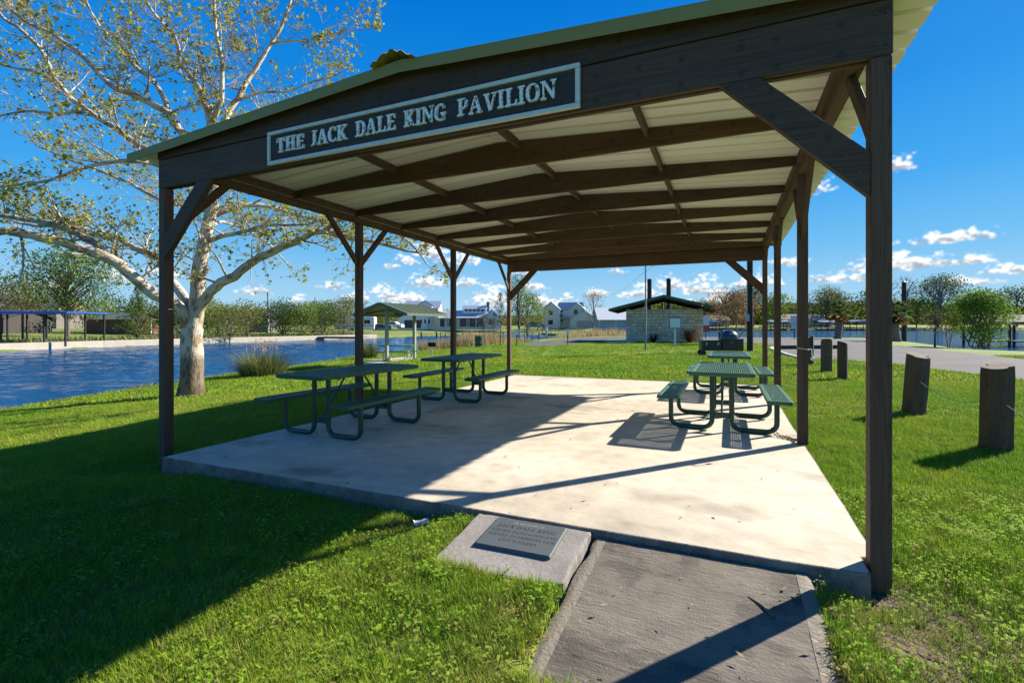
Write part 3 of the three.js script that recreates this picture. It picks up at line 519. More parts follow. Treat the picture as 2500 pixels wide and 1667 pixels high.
{ // white cord knotted round the post
  const t = thing('cord', 'white cord tied round a right side post with a knotted hanging end', 'cord', at(6.4, 1.09, 3.05), -TH), cm = std(rgb(.75, .74, .70), .8), q = .056;
  part(t, 'loop', new Buf().sweep([V(-q, .03, -q), V(-q, 0, q), V(q, -.02, q), V(q, 0, -q), V(-q, .03, -q)], [.004, .004, .004, .004, .004], 6).geo(), cm);
  part(t, 'tail', tube([V(q, -.02, q), V(q + .02, -.01, q + .015), V(q + .025, -.06, q + .02), V(q + .03, -.1, q + .02)], .006, 12, 6), cm);
  part(t, 'knot', new THREE.SphereGeometry(.02, 10, 8).scale(1, 1.2, 1).translate(q + .03, -.115, q + .02), cm);
}
// ---------------------------------------------------------------- timber bollards and their wire
{
  const specs = [ // plan x, z, width, height, lean, label
    [8.49, 4.16, .31, .99, .01, 'thick weathered timber bollard nearest the right edge of the picture'],
    [8.42, 6.66, .32, .96, .05, 'split timber bollard just right of the nearest post'],
    [8.48, 12.4, .27, 1.02, .03, 'tall timber bollard with a slanted top left of the nearest post'],
    [8.49, 14.8, .34, 1.02, -.02, 'stout timber bollard second in line left of the nearest post'],
    [8.46, 18.1, .30, 1.06, .0, 'timber bollard half hidden behind the post with the cord'],
  ];
  const bm = [wood(.105, .068, .043, .9), wood(.13, .09, .062, .9)], spots = [];
  specs.forEach(([x, z, w, h, lean, label], n) => {
    const p = at(x, 0, z), y = lawn(p.x, -p.z), r = rng(60 + n), t = thing('timber_bollard', label, 'bollard', [p.x, y, p.z], -TH + r() * .5, 'timber bollards along the drive'); t.rotation.z = [.0, -.005, .02, -.01, .01][n]; t.rotation.x = [.01, .02, -.02, .02, 0][n];
    const g = new THREE.BufferGeometry(), sides = 18, pos = [], uv = [], idx = [], rows = [-.25, .02, .15, .3, .45, .6, .75, .9, 1];
    const rad = k => w / 2 * (.96 + .05 * Math.sin(k * 3.1 + n) - (k === (n * 5 + 3) % 18 || k === (n * 7 + 12) % 18 ? .3 : 0) - (k % 4 === n % 4 ? .09 : 0) + (r() - .5) * .07);
    const rs = Array.from({ length: sides }, (_, k) => rad(k));
    rows.forEach(q => { for (let k = 0; k <= sides; k++) { const a = k / sides * 6.2832, e = rs[k % sides] * (q > .95 ? .965 : 1) * (1 + (q < .1 ? .04 : 0)), yy = q * h + (q > .95 ? Math.cos(a + n * 1.3 + .6) * (.03 + .012 * n) : 0); pos.push(Math.cos(a) * e + lean * q, yy, Math.sin(a) * e); uv.push(yy + n * 3.1, a * w / 2); } });
    for (let j = 0; j + 1 < rows.length; j++) for (let k = 0; k < sides; k++) { const a = j * (sides + 1) + k, b = a + sides + 1; idx.push(a, b, a + 1, a + 1, b, b + 1); }
    g.setAttribute('position', new THREE.Float32BufferAttribute(pos, 3)); g.setAttribute('uv', new THREE.Float32BufferAttribute(uv, 2)); g.setIndex(idx); g.computeVertexNormals();
    part(t, 'shaft', g, bm[n % 2]);
    const top = [[lean, h, 0]]; const j = (rows.length - 1) * (sides + 1); for (let k = 0; k <= sides; k++) top.push([pos[(j + k) * 3], pos[(j + k) * 3 + 1], pos[(j + k) * 3 + 2]]);
    const tg = new THREE.BufferGeometry(), ti = []; for (let k = 1; k <= sides; k++) ti.push(0, k + 1, k);
    tg.setAttribute('position', new THREE.Float32BufferAttribute(top.flat(), 3)); tg.setAttribute('uv', new THREE.Float32BufferAttribute(top.flatMap(q => [q[0], q[2]]), 2)); tg.setIndex(ti); tg.computeVertexNormals();
    part(t, 'cut_end', tg, wood(.24, .2, .155, .95));
    spots.push(V(p.x, y + h * .62, p.z));
  });
  const wm = std(rgb(.10, .13, .12), .5, { metalness: .5 });
  const e0 = at(8.5, 0, 2.2), wire = (a, b, sag, label) => { const m = a.clone().add(b).multiplyScalar(.5); m.y -= sag; const q = a.clone().lerp(b, .25); q.y -= sag * .62; const s = a.clone().lerp(b, .7); s.y -= sag * .95; single('fence_wire', tube([a, q, m, s, b], .0045, 24, 5), wm, label, 'wire', 'wires between the bollards'); };
  wire(spots[0], V(e0.x, .3, e0.z), .02, 'short end of wire running off from the nearest bollard');
  wire(spots[1], spots[0], .17, 'slack wire between the two nearest bollards');
  wire(spots[2], spots[1], .16, 'slack wire passing behind the nearest post between bollards');
  wire(spots[4], spots[3], .06, 'slack wire between the two farthest bollards');
  wire(spots[3], spots[2], .06, 'slack wire between the stout bollard and the tall one');
}
{ // litter
  const p = at(3.62, 0, -.42), s = new THREE.PlaneGeometry(.11, .055, 6, 3), q = s.attributes.position, r = rng(4); for (let k = 0; k < q.count; k++) q.setZ(k, (r() - .5) * .022);
  s.rotateX(-1.25); s.rotateY(.5); s.computeVertexNormals(); const m = single('paper_scrap', s, M.dirtyWhite, 'crumpled white paper scrap in the grass by the slab edge', 'litter'); m.position.set(p.x, lawn(p.x, -p.z) + .05, p.z);
  const lb = new Buf(true), r2 = rng(11);
  for (let k = 0; k < 90; k++) { const x = .6 + r2() * 5.6, z = -.15 + Math.pow(r2(), 1.4) * 8.4, v = at(x, .006, z), d = r2(); lb.leaf(v.x, v.y + .004, v.z, .018 + r2() * .03, () => .5 + (r2() - .5) * .35, d < .7 ? [.09, .06, .035] : [.25, .17, .09], 0, .5); }
  for (let k = 0; k < 26; k++) { const v = at(4.9 + r2() * 1.1, -.06 - .05 * r2(), -.3 - r2() * .9); lb.leaf(v.x, v.y + .02, v.z, .02 + r2() * .03, () => .5 + (r2() - .5) * .3, [.3, .22, .12], 0, .4); }
  stuff(tag(part(scene, 'leaf_litter', lb.geo(), std(0xffffff, .9, { vertexColors: true, side: THREE.DoubleSide })), 'small dry leaves scattered over the concrete slab and ramp', 'leaves'));
  const tw = [[5.78, -.10, .62], [5.15, .0, .52]];
  const v = at(5.72, -.075, -.52), v2 = at(5.83, -.078, -.66); single('twig', tube([v.clone().add(V(0, .004, 0)), v.clone().lerp(v2, .5).add(V(.01, .008, 0)), v2.clone().add(V(0, .004, 0))], .0065, 8, 6), wood(.2, .15, .09), 'short broken twig lying on the ramp', 'twig');
}
// ---------------------------------------------------------------- the sycamore by the water
const leafMat = new THREE.MeshPhysicalMaterial({ color: 0xffffff, vertexColors: true, roughness: .9, specularIntensity: .05, transmission: .42, thickness: 0, side: THREE.DoubleSide });
const needleMat = leafMat;
{
  const gy = lawn(-9.18, 13.9);
  const t = thing('sycamore_tree', 'big sycamore with pale mottled bark and sparse spring leaves by the water', 'tree', [-9.18, gy, -13.9]);
  // limbs: points in metres from the foot of the trunk, start radius, end radius
  const limbs = [
  [[[0.0,-0.07,0],[0.01,0.42,0],[0.04,1.0,0],[0.04,1.59,0],[0.06,1.94,0]],0.30,0.265],
  [[[0.06,1.94,0],[0.15,2.58,-0.05],[0.18,3.23,-0.1],[0.23,3.85,-0.1],[0.35,4.47,-0.1],[0.49,5.12,-0.1],[0.61,5.82,-0.1],[0.68,6.41,-0.1],[0.66,6.98,-0.05],[0.56,7.73,0]],0.225,0.11],
  [[[-0.03,1.94,0],[-0.2,2.57,0.3],[-0.57,2.92,0.7],[-0.91,3.33,1.0],[-1.16,3.65,1.2],[-1.46,3.86,1.4],[-1.88,4.03,1.5],[-2.42,4.2,1.7],[-2.83,4.29,1.9],[-3.33,4.33,2.0],[-4.01,4.02,2.2]],0.19,0.085],
  [[[-0.03,2.29,0],[-0.4,2.89,-0.3],[-0.94,3.28,-0.6],[-1.54,3.94,-1.0],[-3.21,4.67,-1.6],[-5.13,5.14,-2.0],[-7.03,5.4,-2.3]],0.15,0.05],
  [[[-1.16,3.65,1.2],[-1.94,4.22,1.0],[-2.94,4.7,0.8],[-4.13,4.91,0.6],[-5.47,5.12,0.4]],0.1,0.04],
  [[[0.15,2.29,0],[0.47,2.81,0.1],[0.94,3.17,0.2],[1.46,3.45,0.3],[2.08,3.85,0.4],[2.76,4.15,0.5],[3.42,4.37,0.6],[4.03,4.59,0.6],[4.78,4.42,0.5],[5.55,4.3,0.4],[6.21,4.11,0.3]],0.165,0.04],
  [[[4.03,4.59,0.6],[4.66,4.92,0.8],[5.44,4.76,1.0],[6.06,4.53,1.1],[6.62,4.08,1.2],[6.94,3.65,1.2]],0.07,0.02],
  [[[0.53,5.18,-0.1],[1.0,5.48,-0.4],[1.64,5.64,-0.8],[2.45,5.43,-1.2],[3.39,5.28,-1.4],[4.26,4.65,-1.5]],0.09,0.03],
  [[[0.35,4.41,-0.1],[1.06,4.51,0.3],[1.85,4.55,0.7],[2.67,4.66,1.0],[3.52,4.64,1.2]],0.08,0.03],
  [[[0.66,6.63,-0.05],[-0.37,6.71,-0.3],[-1.85,7.31,-0.7],[-2.89,8.03,-0.9],[-3.8,8.58,-1.0],[-4.7,9.31,-1.1],[-5.63,10.76,-1.2],[-6.8,11.71,-1.3],[-7.68,12.74,-1.4]],0.12,0.035],
  [[[-3.8,8.58,-1.0],[-4.54,8.43,-0.8],[-5.33,8.4,-0.6],[-6.22,8.09,-0.4]],0.06,0.02],
  [[[-4.7,9.31,-1.1],[-5.36,9.77,-1.0],[-6.01,9.84,-0.9],[-6.89,10.1,-0.8]],0.05,0.02],
  [[[0.6,7.2,0],[0.01,7.37,0.3],[-0.25,7.8,0.5],[-0.78,8.13,0.6],[-1.09,8.27,0.7],[-1.64,8.5,0.8],[-2.22,9.14,0.9],[-3.13,9.79,1.0],[-3.87,10.23,1.1],[-4.6,10.99,1.1]],0.12,0.03],
  [[[-0.25,7.8,0.5],[-0.74,8.72,0.3],[-1.56,9.4,0.1],[-2.38,10.27,-0.1],[-3.06,11.15,-0.2],[-3.48,12.21,-0.3]],0.075,0.025],
  [[[0.56,7.73,0],[0.06,8.89,-0.3],[-0.36,9.45,-0.5],[-0.7,9.83,-0.6],[-1.02,10.69,-0.8],[-1.81,11.61,-0.9],[-2.35,12.71,-1.0]],0.09,0.03],
  [[[0.56,7.73,0],[0.97,8.09,0.3],[1.12,8.33,0.4],[1.24,9.18,0.6],[1.12,10.19,0.7],[1.14,11.31,0.8]],0.08,0.03],
  [[[0.66,6.98,-0.05],[0.68,7.99,-0.5],[0.82,8.8,-0.8],[1.18,9.7,-1.0],[1.66,10.73,-1.2],[2.15,11.78,-1.3],[2.3,13.0,-1.4]],0.11,0.03],
  [[[1.66,10.73,-1.2],[2.29,10.71,-1.0],[2.91,10.7,-0.9],[3.62,10.81,-0.8],[4.54,10.86,-0.7]],0.04,0.012],
  [[[0.82,8.8,-0.8],[1.95,8.76,-0.2],[2.8,8.65,0.1],[3.57,8.8,0.3],[4.07,8.87,0.4]],0.05,0.015],
  [[[0.61,6.06,-0.1],[0.57,6.08,0.6],[0.17,6.13,1.3],[-0.28,6.12,1.8],[-0.94,5.92,2.1],[-1.85,5.46,2.3],[-2.52,5.34,2.4]],0.09,0.025],
  [[[0.53,5.35,-0.1],[-0.85,5.69,-1.0],[-2.31,6.16,-1.8],[-3.76,6.83,-2.3],[-5.39,7.48,-2.6],[-6.97,8.11,-2.8]],0.09,0.025],
  [[[0.41,4.76,-0.1],[0.28,5.19,-1.0],[0.54,5.12,-1.9],[1.04,4.69,-2.5],[1.45,4.17,-2.8]],0.06,0.02],
  [[[0.61,6.29,-0.1],[2.02,5.8,0.8],[3.19,5.41,1.4],[4.19,5.0,1.8],[5.08,4.75,2.0]],0.07,0.02],
  ];
  const r = rng(1234), bark = new Buf(true), twig = new Buf(true), leaves = new Buf(true);
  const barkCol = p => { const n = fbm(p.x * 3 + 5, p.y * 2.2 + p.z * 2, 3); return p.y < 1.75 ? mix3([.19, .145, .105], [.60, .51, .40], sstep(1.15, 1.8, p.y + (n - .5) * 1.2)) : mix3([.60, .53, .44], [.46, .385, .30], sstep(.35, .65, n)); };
  const leafCols = [[.36, .42, .04], [.44, .46, .06], [.26, .36, .04], [.34, .26, .06], [.50, .50, .09], [.30, .19, .05]];
  const cluster = (p, n, s) => { for (let k = 0; k < n; k++) { const c = leafCols[Math.floor(r() * leafCols.length)], q = .8 + r() * .4; leaves.leaf(p.x + (r() - .5) * .1, p.y + (r() - .5) * .1, p.z + (r() - .5) * .1, s * (.6 + r() * .8), r, c.map(e => e * q), -.1, .8); } };
  const limbEnds = [];
  function grow(pos, dir, len, rad, depth) {
    const n = 5, pts = [pos.clone()], d = dir.clone(); let p = pos.clone();
    for (let k = 0; k < n; k++) { d.add(V((r() - .5) * .42, (r() - .5) * .36 + (depth < 2 ? .07 : .02) - (d.y > .75 ? .1 : 0), (r() - .5) * .42)).normalize(); p = p.clone().addScaledVector(d, len / n); pts.push(p); }
    const rads = pts.map((_, k) => rad * (1 - .72 * k / n));
    (rad > .014 ? bark : twig).sweep(pts, rads, rad > .03 ? 7 : rad > .012 ? 5 : 3, (k, q) => rad > .014 ? barkCol(q) : [.30, .24, .17]);
    if (depth >= 3 || len < .28) { for (let k = 2; k <= n; k++) if (r() < .12 || k === n && r() < .8) cluster(pts[k], 2 + Math.floor(r() * 3), .08); return; }
    const kids = depth === 1 ? 6 : 4;
    for (let k = 0; k < kids; k++) { const a = .2 + .8 * (k + r() * .6) / kids, i = Math.min(n - 1, Math.floor(a * n)), q = pts[i].clone().lerp(pts[i + 1], a * n - i > 1 ? 1 : a * n - i); const out = V(r() - .5, r() * .75 - .26, r() - .5).normalize(); grow(q, out.multiplyScalar(.85).addScaledVector(d, .75).normalize(), len * (.42 + r() * .26), Math.max(.0045, rad * (1 - .7 * a) * .55), depth + 1); }
    if (depth >= 2) cluster(pts[n], 3, .085);
  }
  limbs.forEach(([P, a, b], li) => {
    const c = new THREE.CatmullRomCurve3(P.map(q => V(...q))), n = Math.max(8, Math.round(c.getLength() / .22)), pts = c.getSpacedPoints(n);
    if (li) for (let k = 1; k < n; k++) { const q = pts[k]; q.x += (fbm(k * .5, li * 3.7, 2) - .5) * Math.min(.12, a); q.y += (fbm(k * .5 + 50, li * 3.7, 2) - .5) * Math.min(.12, a); }
    const rad = pts.map((_, k) => { let q = a + (b - a) * Math.pow(k / n, .8); if (li === 0) q += .09 * Math.pow(Math.max(0, 1 - k / n * 2.6), 2) ; return q; });
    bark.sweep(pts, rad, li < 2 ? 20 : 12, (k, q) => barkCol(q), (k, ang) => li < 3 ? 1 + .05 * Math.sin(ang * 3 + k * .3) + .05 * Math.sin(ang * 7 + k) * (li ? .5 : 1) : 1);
    if (li === 0) return;
    const len = c.getLength(), m = Math.round(len / .46);
    for (let k = 0; k < m; k++) {
      const u = .16 + .84 * (k + r() * .5) / m; if (u > 1) continue; const q = c.getPointAt(u), d = c.getTangentAt(u), rr = a + (b - a) * Math.pow(u, .8);
      if (li === 1 && q.y < 3.4) continue; if (rr > .16 && r() < .5) continue;
      const lo = q.y < 4.6 ? .15 : 0; const out = V((r() - .5) * 1.8, r() * 1.25 - .38 - lo, (r() - .5) * 1.8).normalize();
      grow(q, out.addScaledVector(d, .6).normalize(), .55 + r() * .85 + (1 - u) * .35, Math.min(.035, Math.max(.012, rr * .42)), 1);
    }
    grow(c.getPointAt(1), c.getTangentAt(1), .65, b * .9, 1);
  });
  const barkMat = std(0xffffff, .85, { vertexColors: true, map: tex(512, 512, (u, v) => { const a = fbm(u * 9, v * 6, 4, 9, 6), b = fbm(u * 26, v * 14, 3, 26, 14), k = sstep(.50, .58, a * .65 + b * .35); return mix3([1, 1, .98], [.52, .42, .33], k).map(q => q * (.85 + .3 * b)).map(q => Math.min(1, q)); }, true, [1.4, .7]), bumpMap: tex(512, 512, (u, v) => { const a = fbm(u * 6, v * 9, 4, 6, 9), b = fbm(u * 26, v * 14, 3, 26, 14); return sstep(.5, .6, a) * .5 + b * .5; }, false, [1.4, .7]), bumpScale: .02 });
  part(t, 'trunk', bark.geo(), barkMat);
  stuff(part(t, 'twigs', twig.geo(), std(0xffffff, .9, { vertexColors: true })));
  stuff(part(t, 'leaves', leaves.geo(), leafMat));
  console.log('sycamore tris', (bark.i.length + twig.i.length + leaves.i.length) / 3);
}
// a generic tree: branching limbs into a crown of small leaf faces
function makeTree({ name = 'tree', label, category = 'tree', group, X, D, y = null, h, spread, trunk = .12, low = .3, leaf = .12, n = 1500, cols, gap = .0, cone = 0, bare = false, stems = 1, seed = 1, barkC = [.13, .10, .075], lean = 0, clumps = 14, droop = 0 }) {
  const gy = y ?? ground(X, D), t = thing(name, label, category, [X, gy, -D], 0, group), r = rng(seed * 7919), b = new Buf(true), lv = new Buf(true);
  const centres = [];
  for (let k = 0; k < clumps; k++) {
    const u = (k + .5) / clumps, a = k * 2.4 + r() * .9, yy = h * (low + (1 - low) * (cone ? u : Math.sqrt(u) * .93 + r() * .05));
    const prof = cone ? (1 - u * .93) * (u < .12 ? .75 : 1) : Math.sin(Math.PI * Math.min(1, .16 + .84 * u * .93));
    const rr = spread * prof * (.42 + r() * .5); centres.push(V(Math.cos(a) * rr + lean * yy, yy, Math.sin(a) * rr));
  }
  for (let s = 0; s < stems; s++) {
    const off = stems > 1 ? (s - (stems - 1) / 2) * trunk * 3 : 0, foot = V(off, -.1, 0), fork = V(off * 2.2 + lean * h * low, h * low * .95, off * .4), top = V(off * 1.5 + lean * h, h * (cone ? .98 : .8), 0);
    const main = curve([foot, V(off * 1.3, h * low * .5, 0), fork, V((fork.x + top.x) / 2 + (r() - .5) * h * .05, (fork.y + top.y) / 2, (r() - .5) * h * .05), top], 14);
    b.sweep(main, main.map((_, k) => trunk / Math.sqrt(stems) * (k === 0 ? 1.3 : 1 - .85 * k / 14)), 8, () => barkC);
    centres.forEach((c, k) => { if (k % stems !== s) return; const q = main[Math.max(2, Math.min(12, Math.round(14 * (c.y - h * .12) / h)))], m = q.clone().lerp(c, .5); m.y += h * .03; b.sweep(curve([q, m, c], 5), [0, 1, 2, 3, 4, 5].map(e => trunk * .34 * (1 - .8 * e / 5)), 5, () => barkC); if (bare || n < 4000) for (let e = 0; e < (bare ? 9 : 3); e++) { const d = V(r() - .5, r() * .9 - .2, r() - .5).normalize().multiplyScalar(spread * (.3 + r() * .3)), st = m.clone().lerp(c, .3 + r() * .7); b.sweep([st, st.clone().addScaledVector(d, .5).add(V(0, .04 * h * (r() - .3), 0)), st.clone().add(d)], [trunk * .12, trunk * .08, trunk * .03], 3, () => barkC); } });
  }
  const cs = spread * (cone ? .34 : .46);
  for (let k = 0; k < n; k++) {
    const c = centres[Math.floor(r() * centres.length)]; let dx, dy, dz, l; do { dx = r() * 2 - 1; dy = r() * 2 - 1; dz = r() * 2 - 1; l = dx * dx + dy * dy + dz * dz; } while (l > 1);
    if (gap && vnoise((c.x + dx * cs) * 3 / spread + seed * 9, (c.y + dy * cs) * 3 / spread + dz) < gap) continue;
    const sc = cone ? (1.05 - .75 * c.y / h) : 1, col = cols[Math.floor(r() * cols.length)], q = .7 + r() * .6;
    lv.leaf(c.x + dx * cs * sc, c.y + dy * cs * (cone ? .55 : .72) - droop * l * cs, c.z + dz * cs * sc, leaf * (.6 + r() * .8), r, col.map(e => e * q));
  }
  part(t, 'trunk', b.geo(), std(0xffffff, .9, { vertexColors: true })); if (n) stuff(part(t, 'crown', lv.geo(), leafMat));
  return t;
}
// ---------------------------------------------------------------- shore grasses, small shelter, grill, barrel, signs
function clump(label, X, D, rad, h, n, seed, plumes, cols) {
  const y = lawn(X, D), t = thing('grass_clump', label, 'ornamental grass', [X, y, -D], 0, 'clumps of tall grass on the shore'), b = new Buf(true), p = new Buf(true), r = rng(seed);
  for (let k = 0; k < n; k++) { const a = r() * 6.283, q = Math.sqrt(r()) * rad * .55, d = a + (r() - .5) * .9, hh = h * (.55 + r() * .55), c = cols[Math.floor(r() * cols.length)], e = .7 + r() * .6; b.blade(Math.cos(a) * q * 1.25, -.05, Math.sin(a) * q, hh, .018 + r() * .014, d, rad * (.15 + r() * .75) * (q / rad + .45), c.map(v => v * e), 5); }
  for (let k = 0; k < plumes; k++) { const a = r() * 6.283, q = r() * rad * .5, x = Math.cos(a) * q, z = Math.sin(a) * q, lx = (r() - .5) * .3, hh = h * (1.05 + r() * .35); p.sweep([V(x, h * .3, z), V(x + lx * .5, hh * .7, z), V(x + lx, hh, z)], [.004, .004, .003], 3, () => [.42, .33, .22]); for (let e = 0; e < 16; e++) { const u = .72 + .28 * e / 16; p.leaf(x + lx * u + (r() - .5) * .05, hh * u + .02, z + (r() - .5) * .05, .09, r, [.5, .38, .3], .8, .3); } }
  stuff(part(t, 'blades', b.geo(), leafMat)); if (plumes) stuff(part(t, 'plumes', p.geo(), leafMat));
}
const gb = [[.10, .15, .04], [.07, .12, .035], [.16, .18, .06], [.30, .26, .12]], rb = [[.45, .34, .18], [.36, .27, .14], [.5, .4, .24], [.2, .2, .08]];
clump('wide arching grass clump on the shore right of the sycamore', -10.4, 20.3, 1.35, 1.15, 1500, 31, 26, gb);
clump('smaller grass clump on the shore behind the second left post', -9.2, 31.2, .85, 1.15, 800, 32, 8, gb);
{ // reeds along the shore: three beds, uncountable stems
  const b = new Buf(true), r = rng(33);
  const bed = (x0, d0, x1, d1, w, n, h, dry) => { for (let k = 0; k < n; k++) { const t = r(), X = x0 + (x1 - x0) * t + (r() - .5) * w, D = d0 + (d1 - d0) * t + (r() - .5) * w * 1.6, c = r() < dry ? rb[Math.floor(r() * 3)] : gb[Math.floor(r() * 4)], e = .7 + r() * .6; b.blade(X, ground(X, D) - .05, -D, h * (.5 + r() * .6) * (.6 + .8 * vnoise(X * 1.1, D * .8)), .03 + r() * .03, r() * 6.283, .15 + r() * .4, c.map(v => v * e), 3); } };
  bed(-7.9, 42, -4.2, 47, 1.8, 1500, 1.0, .75); bed(-4.6, 46.5, -1.6, 50.5, 2.4, 1900, 1.55, .85); bed(-1.2, 52, 1.4, 62, 2.2, 1000, .9, .8); bed(9, 70, 19, 76, 4.5, 2600, 1.25, .9);
  bed(-13.2, 19, -12.4, 26, .5, 350, .28, .15); bed(-13.4, 14, -13.0, 19, .5, 500, .22, .25); bed(-11.9, 32, -9.2, 43, .8, 600, .3, .4); bed(-13.9, 9, -13.4, 14, .5, 400, .2, .2);
  bed(46, 45, 56, 62, 1.8, 900, .6, .1);
  const m = part(scene, 'reed_bed', b.geo(), leafMat); stuff(tag(m, 'dry tan reeds and rank grass along the water margin', 'reeds'));
}
const shelterGreen = std(rgb(.10, .13, .08), .5), shelterPost = std(rgb(.26, .28, .22), .5), seamGreen = [std(rgb(.11, .14, .075), .5), std(rgb(.10, .125, .068), .5)];
{ // two-post shelter beyond the left tables
  const D0 = 24.4, X0 = -6.28, gy = lawn(X0 + .4, D0 + .9), t = thing('picnic_shelter', 'small two-post shelter with green ribbed gable roof beside the water', 'shelter', [X0, gy, -D0], -TH);
  const eh = 2.42, rh = 2.98, hw = 1.62, z0 = .55, z1 = -3.1;                  // own axes: ridge along z
  for (const z of [0, -2.35]) { beam(t, 'post', V(0, -.2, z), V(0, rh - .12, z), .15, .15, shelterPost, V(0, 0, 1), .01); for (const s of [-1, 1]) beam(t, 'arm', V(0, rh - .35, z), V(s * hw * .8, eh + .04, z), .07, .1, shelterGreen); }
  beam(t, 'ridge_beam', V(0, rh - .09, z0 - .05), V(0, rh - .09, z1 + .05), .1, .14, shelterGreen);
  for (const s of [-1, 1]) {
    for (let k = 0; k < 9; k++) { const a = z0 + (z1 - z0) * (k + .5) / 9, L = (z0 - z1) / 9 - .006; const g = merge([cbox(Math.hypot(hw, rh - eh), .02, L, .003), moved(cbox(Math.hypot(hw, rh - eh), .045, .03, .004), 0, .02, -L / 2 + .02)]); const m = part(t, 'roof_sheet', g, seamGreen[k % 2]); m.position.set(s * hw / 2, (rh + eh) / 2, a); m.rotation.z = -s * Math.atan2(rh - eh, hw); }
    for (const z of [z0 + .02, z1 - .02]) beam(t, 'rake_board', V(s * .003, rh - .04, z), V(s * hw, eh - .04, z), .04, .15, shelterGreen);
    beam(t, 'eave_board', V(s * (hw + .01), eh - .03, z0), V(s * (hw + .01), eh - .03, z1), .03, .12, shelterGreen);
  }
  const pad = struct('shelter_floor', slabGeo([[-1.3, -3.0], [2.6, -3.0], [2.6, .9], [-1.3, .9]].map(([a, b]) => [a, -b]).reverse(), .05, -.3, .01), slabMat); pad.position.set(X0, gy, -D0); pad.rotation.y = -TH;
  const lt = thing('picnic_table', 'bright green picnic table with pale legs under the small shelter', 'picnic table', [X0 + .35 , gy + .05, -D0 - .9], -TH - 1.25, 'picnic tables');
  const bright = std(rgb(.01, .2, .1), .4), pale = std(rgb(.55, .55, .5), .5);
  const top = part(lt, 'table_top', cbox(.75, .05, 1.83, .015), bright); top.position.y = .75;
  for (const s of [-1, 1]) { const b = part(lt, 'bench', cbox(.27, .045, 1.83, .012), bright); b.position.set(s * .625, .44, 0); for (const z of [-.56, .56]) part(lt, 'leg', uLeg(s, z, .115), pale); }
}
{ // pedestal grill
  const X = -4.62, D = 28, t = thing('pedestal_grill', 'black pedestal grill box on a steel post near the shelter', 'grill', [X, lawn(X, D), -D], .2);
  part(t, 'pole', new THREE.CylinderGeometry(.045, .045, .6, 10).translate(0, .27, 0), M.galv);
  part(t, 'fire_box', merge([moved(cbox(.46, .02, .42, .004), 0, .57, 0), moved(cbox(.46, .22, .015, .004), 0, .68, -.2), moved(cbox(.015, .22, .39, .004), -.22, .68, .01), moved(cbox(.015, .22, .39, .004), .22, .68, .01)]), M.black);
  part(t, 'grate', merge([...Array(9)].map((_, k) => moved(new THREE.BoxGeometry(.012, .012, .38), -.18 + k * .045, .72, .01))), M.black);
}
{ // litter barrel
  const X = -2.55, D = 37.2, t = thing('litter_barrel', 'dark green steel barrel standing on the lawn near the reeds', 'barrel', [X, lawn(X, D), -D]);
  const pr = [[.0, 0], [.29, 0], [.3, .03], [.29, .06], [.29, .3], [.305, .32], [.29, .34], [.29, .6], [.305, .62], [.29, .64], [.29, .88], [.3, .9], [.27, .9], [.27, .5], [0, .5]].map(p => new THREE.Vector2(...p));
  part(t, 'drum', new THREE.LatheGeometry(pr, 20), std(rgb(.015, .07, .05), .5));
}
function signPost(label, X, D, h, w, ph, colr, postC, opts = {}) {
  const t = thing('sign_post', label, 'sign', [X, lawn(X, D), -D], opts.turn ?? 0, 'signs on posts');
  beam(t, 'pole', V(0, -.2, 0), V(0, h, 0), opts.pw ?? .06, opts.pw ?? .06, postC, V(0, 0, 1), .004);
  const p = part(t, 'panel', cbox(w, ph, .012, .002), colr); p.position.set(0, h - ph / 2 + .02, (opts.pw ?? .06) / 2 + .008);
  if (opts.second) { const q = part(t, 'panel', cbox(opts.second[0], opts.second[1], .012, .002), opts.second[2]); q.position.set(0, h - ph - opts.second[1] / 2 - .03, (opts.pw ?? .06) / 2 + .008); }
  return t;
}
const signWhite = std(rgb(.62, .66, .66), .5), darkPost = wood(.05, .04, .035), greenPost = std(rgb(.05, .08, .06), .6);
signPost('pale notice on a dark post at the end of the drive', .34, 34.8, 1.25, .3, .42, signWhite, darkPost);
signPost('pale notice on a dark post beside the footbridge landing', 4.3, 37.6, 1.2, .26, .4, signWhite, darkPost);
{ // flagpole
  const X = 7.85, D = 28.6, t = thing('flag_pole', 'thin steel flagpole on the lawn before the stone building', 'pole', [X, lawn(X, D), -D]);
  part(t, 'shaft', new THREE.CylinderGeometry(.03, .05, 5.75, 10).translate(0, 2.85, 0), std(rgb(.16, .2, .22), .4, { metalness: .6 }));
  part(t, 'halyard', tube([V(.05, .9, .03), V(.06, 3, .02), V(.04, 5.6, .01)], .006, 8, 4), M.dirtyWhite);
  part(t, 'cleat', moved(cbox(.03, .12, .03, .004), .05, 1.0, .03), M.galv); part(t, 'finial', new THREE.SphereGeometry(.05, 10, 8).translate(0, 5.75, 0), M.galv);
}
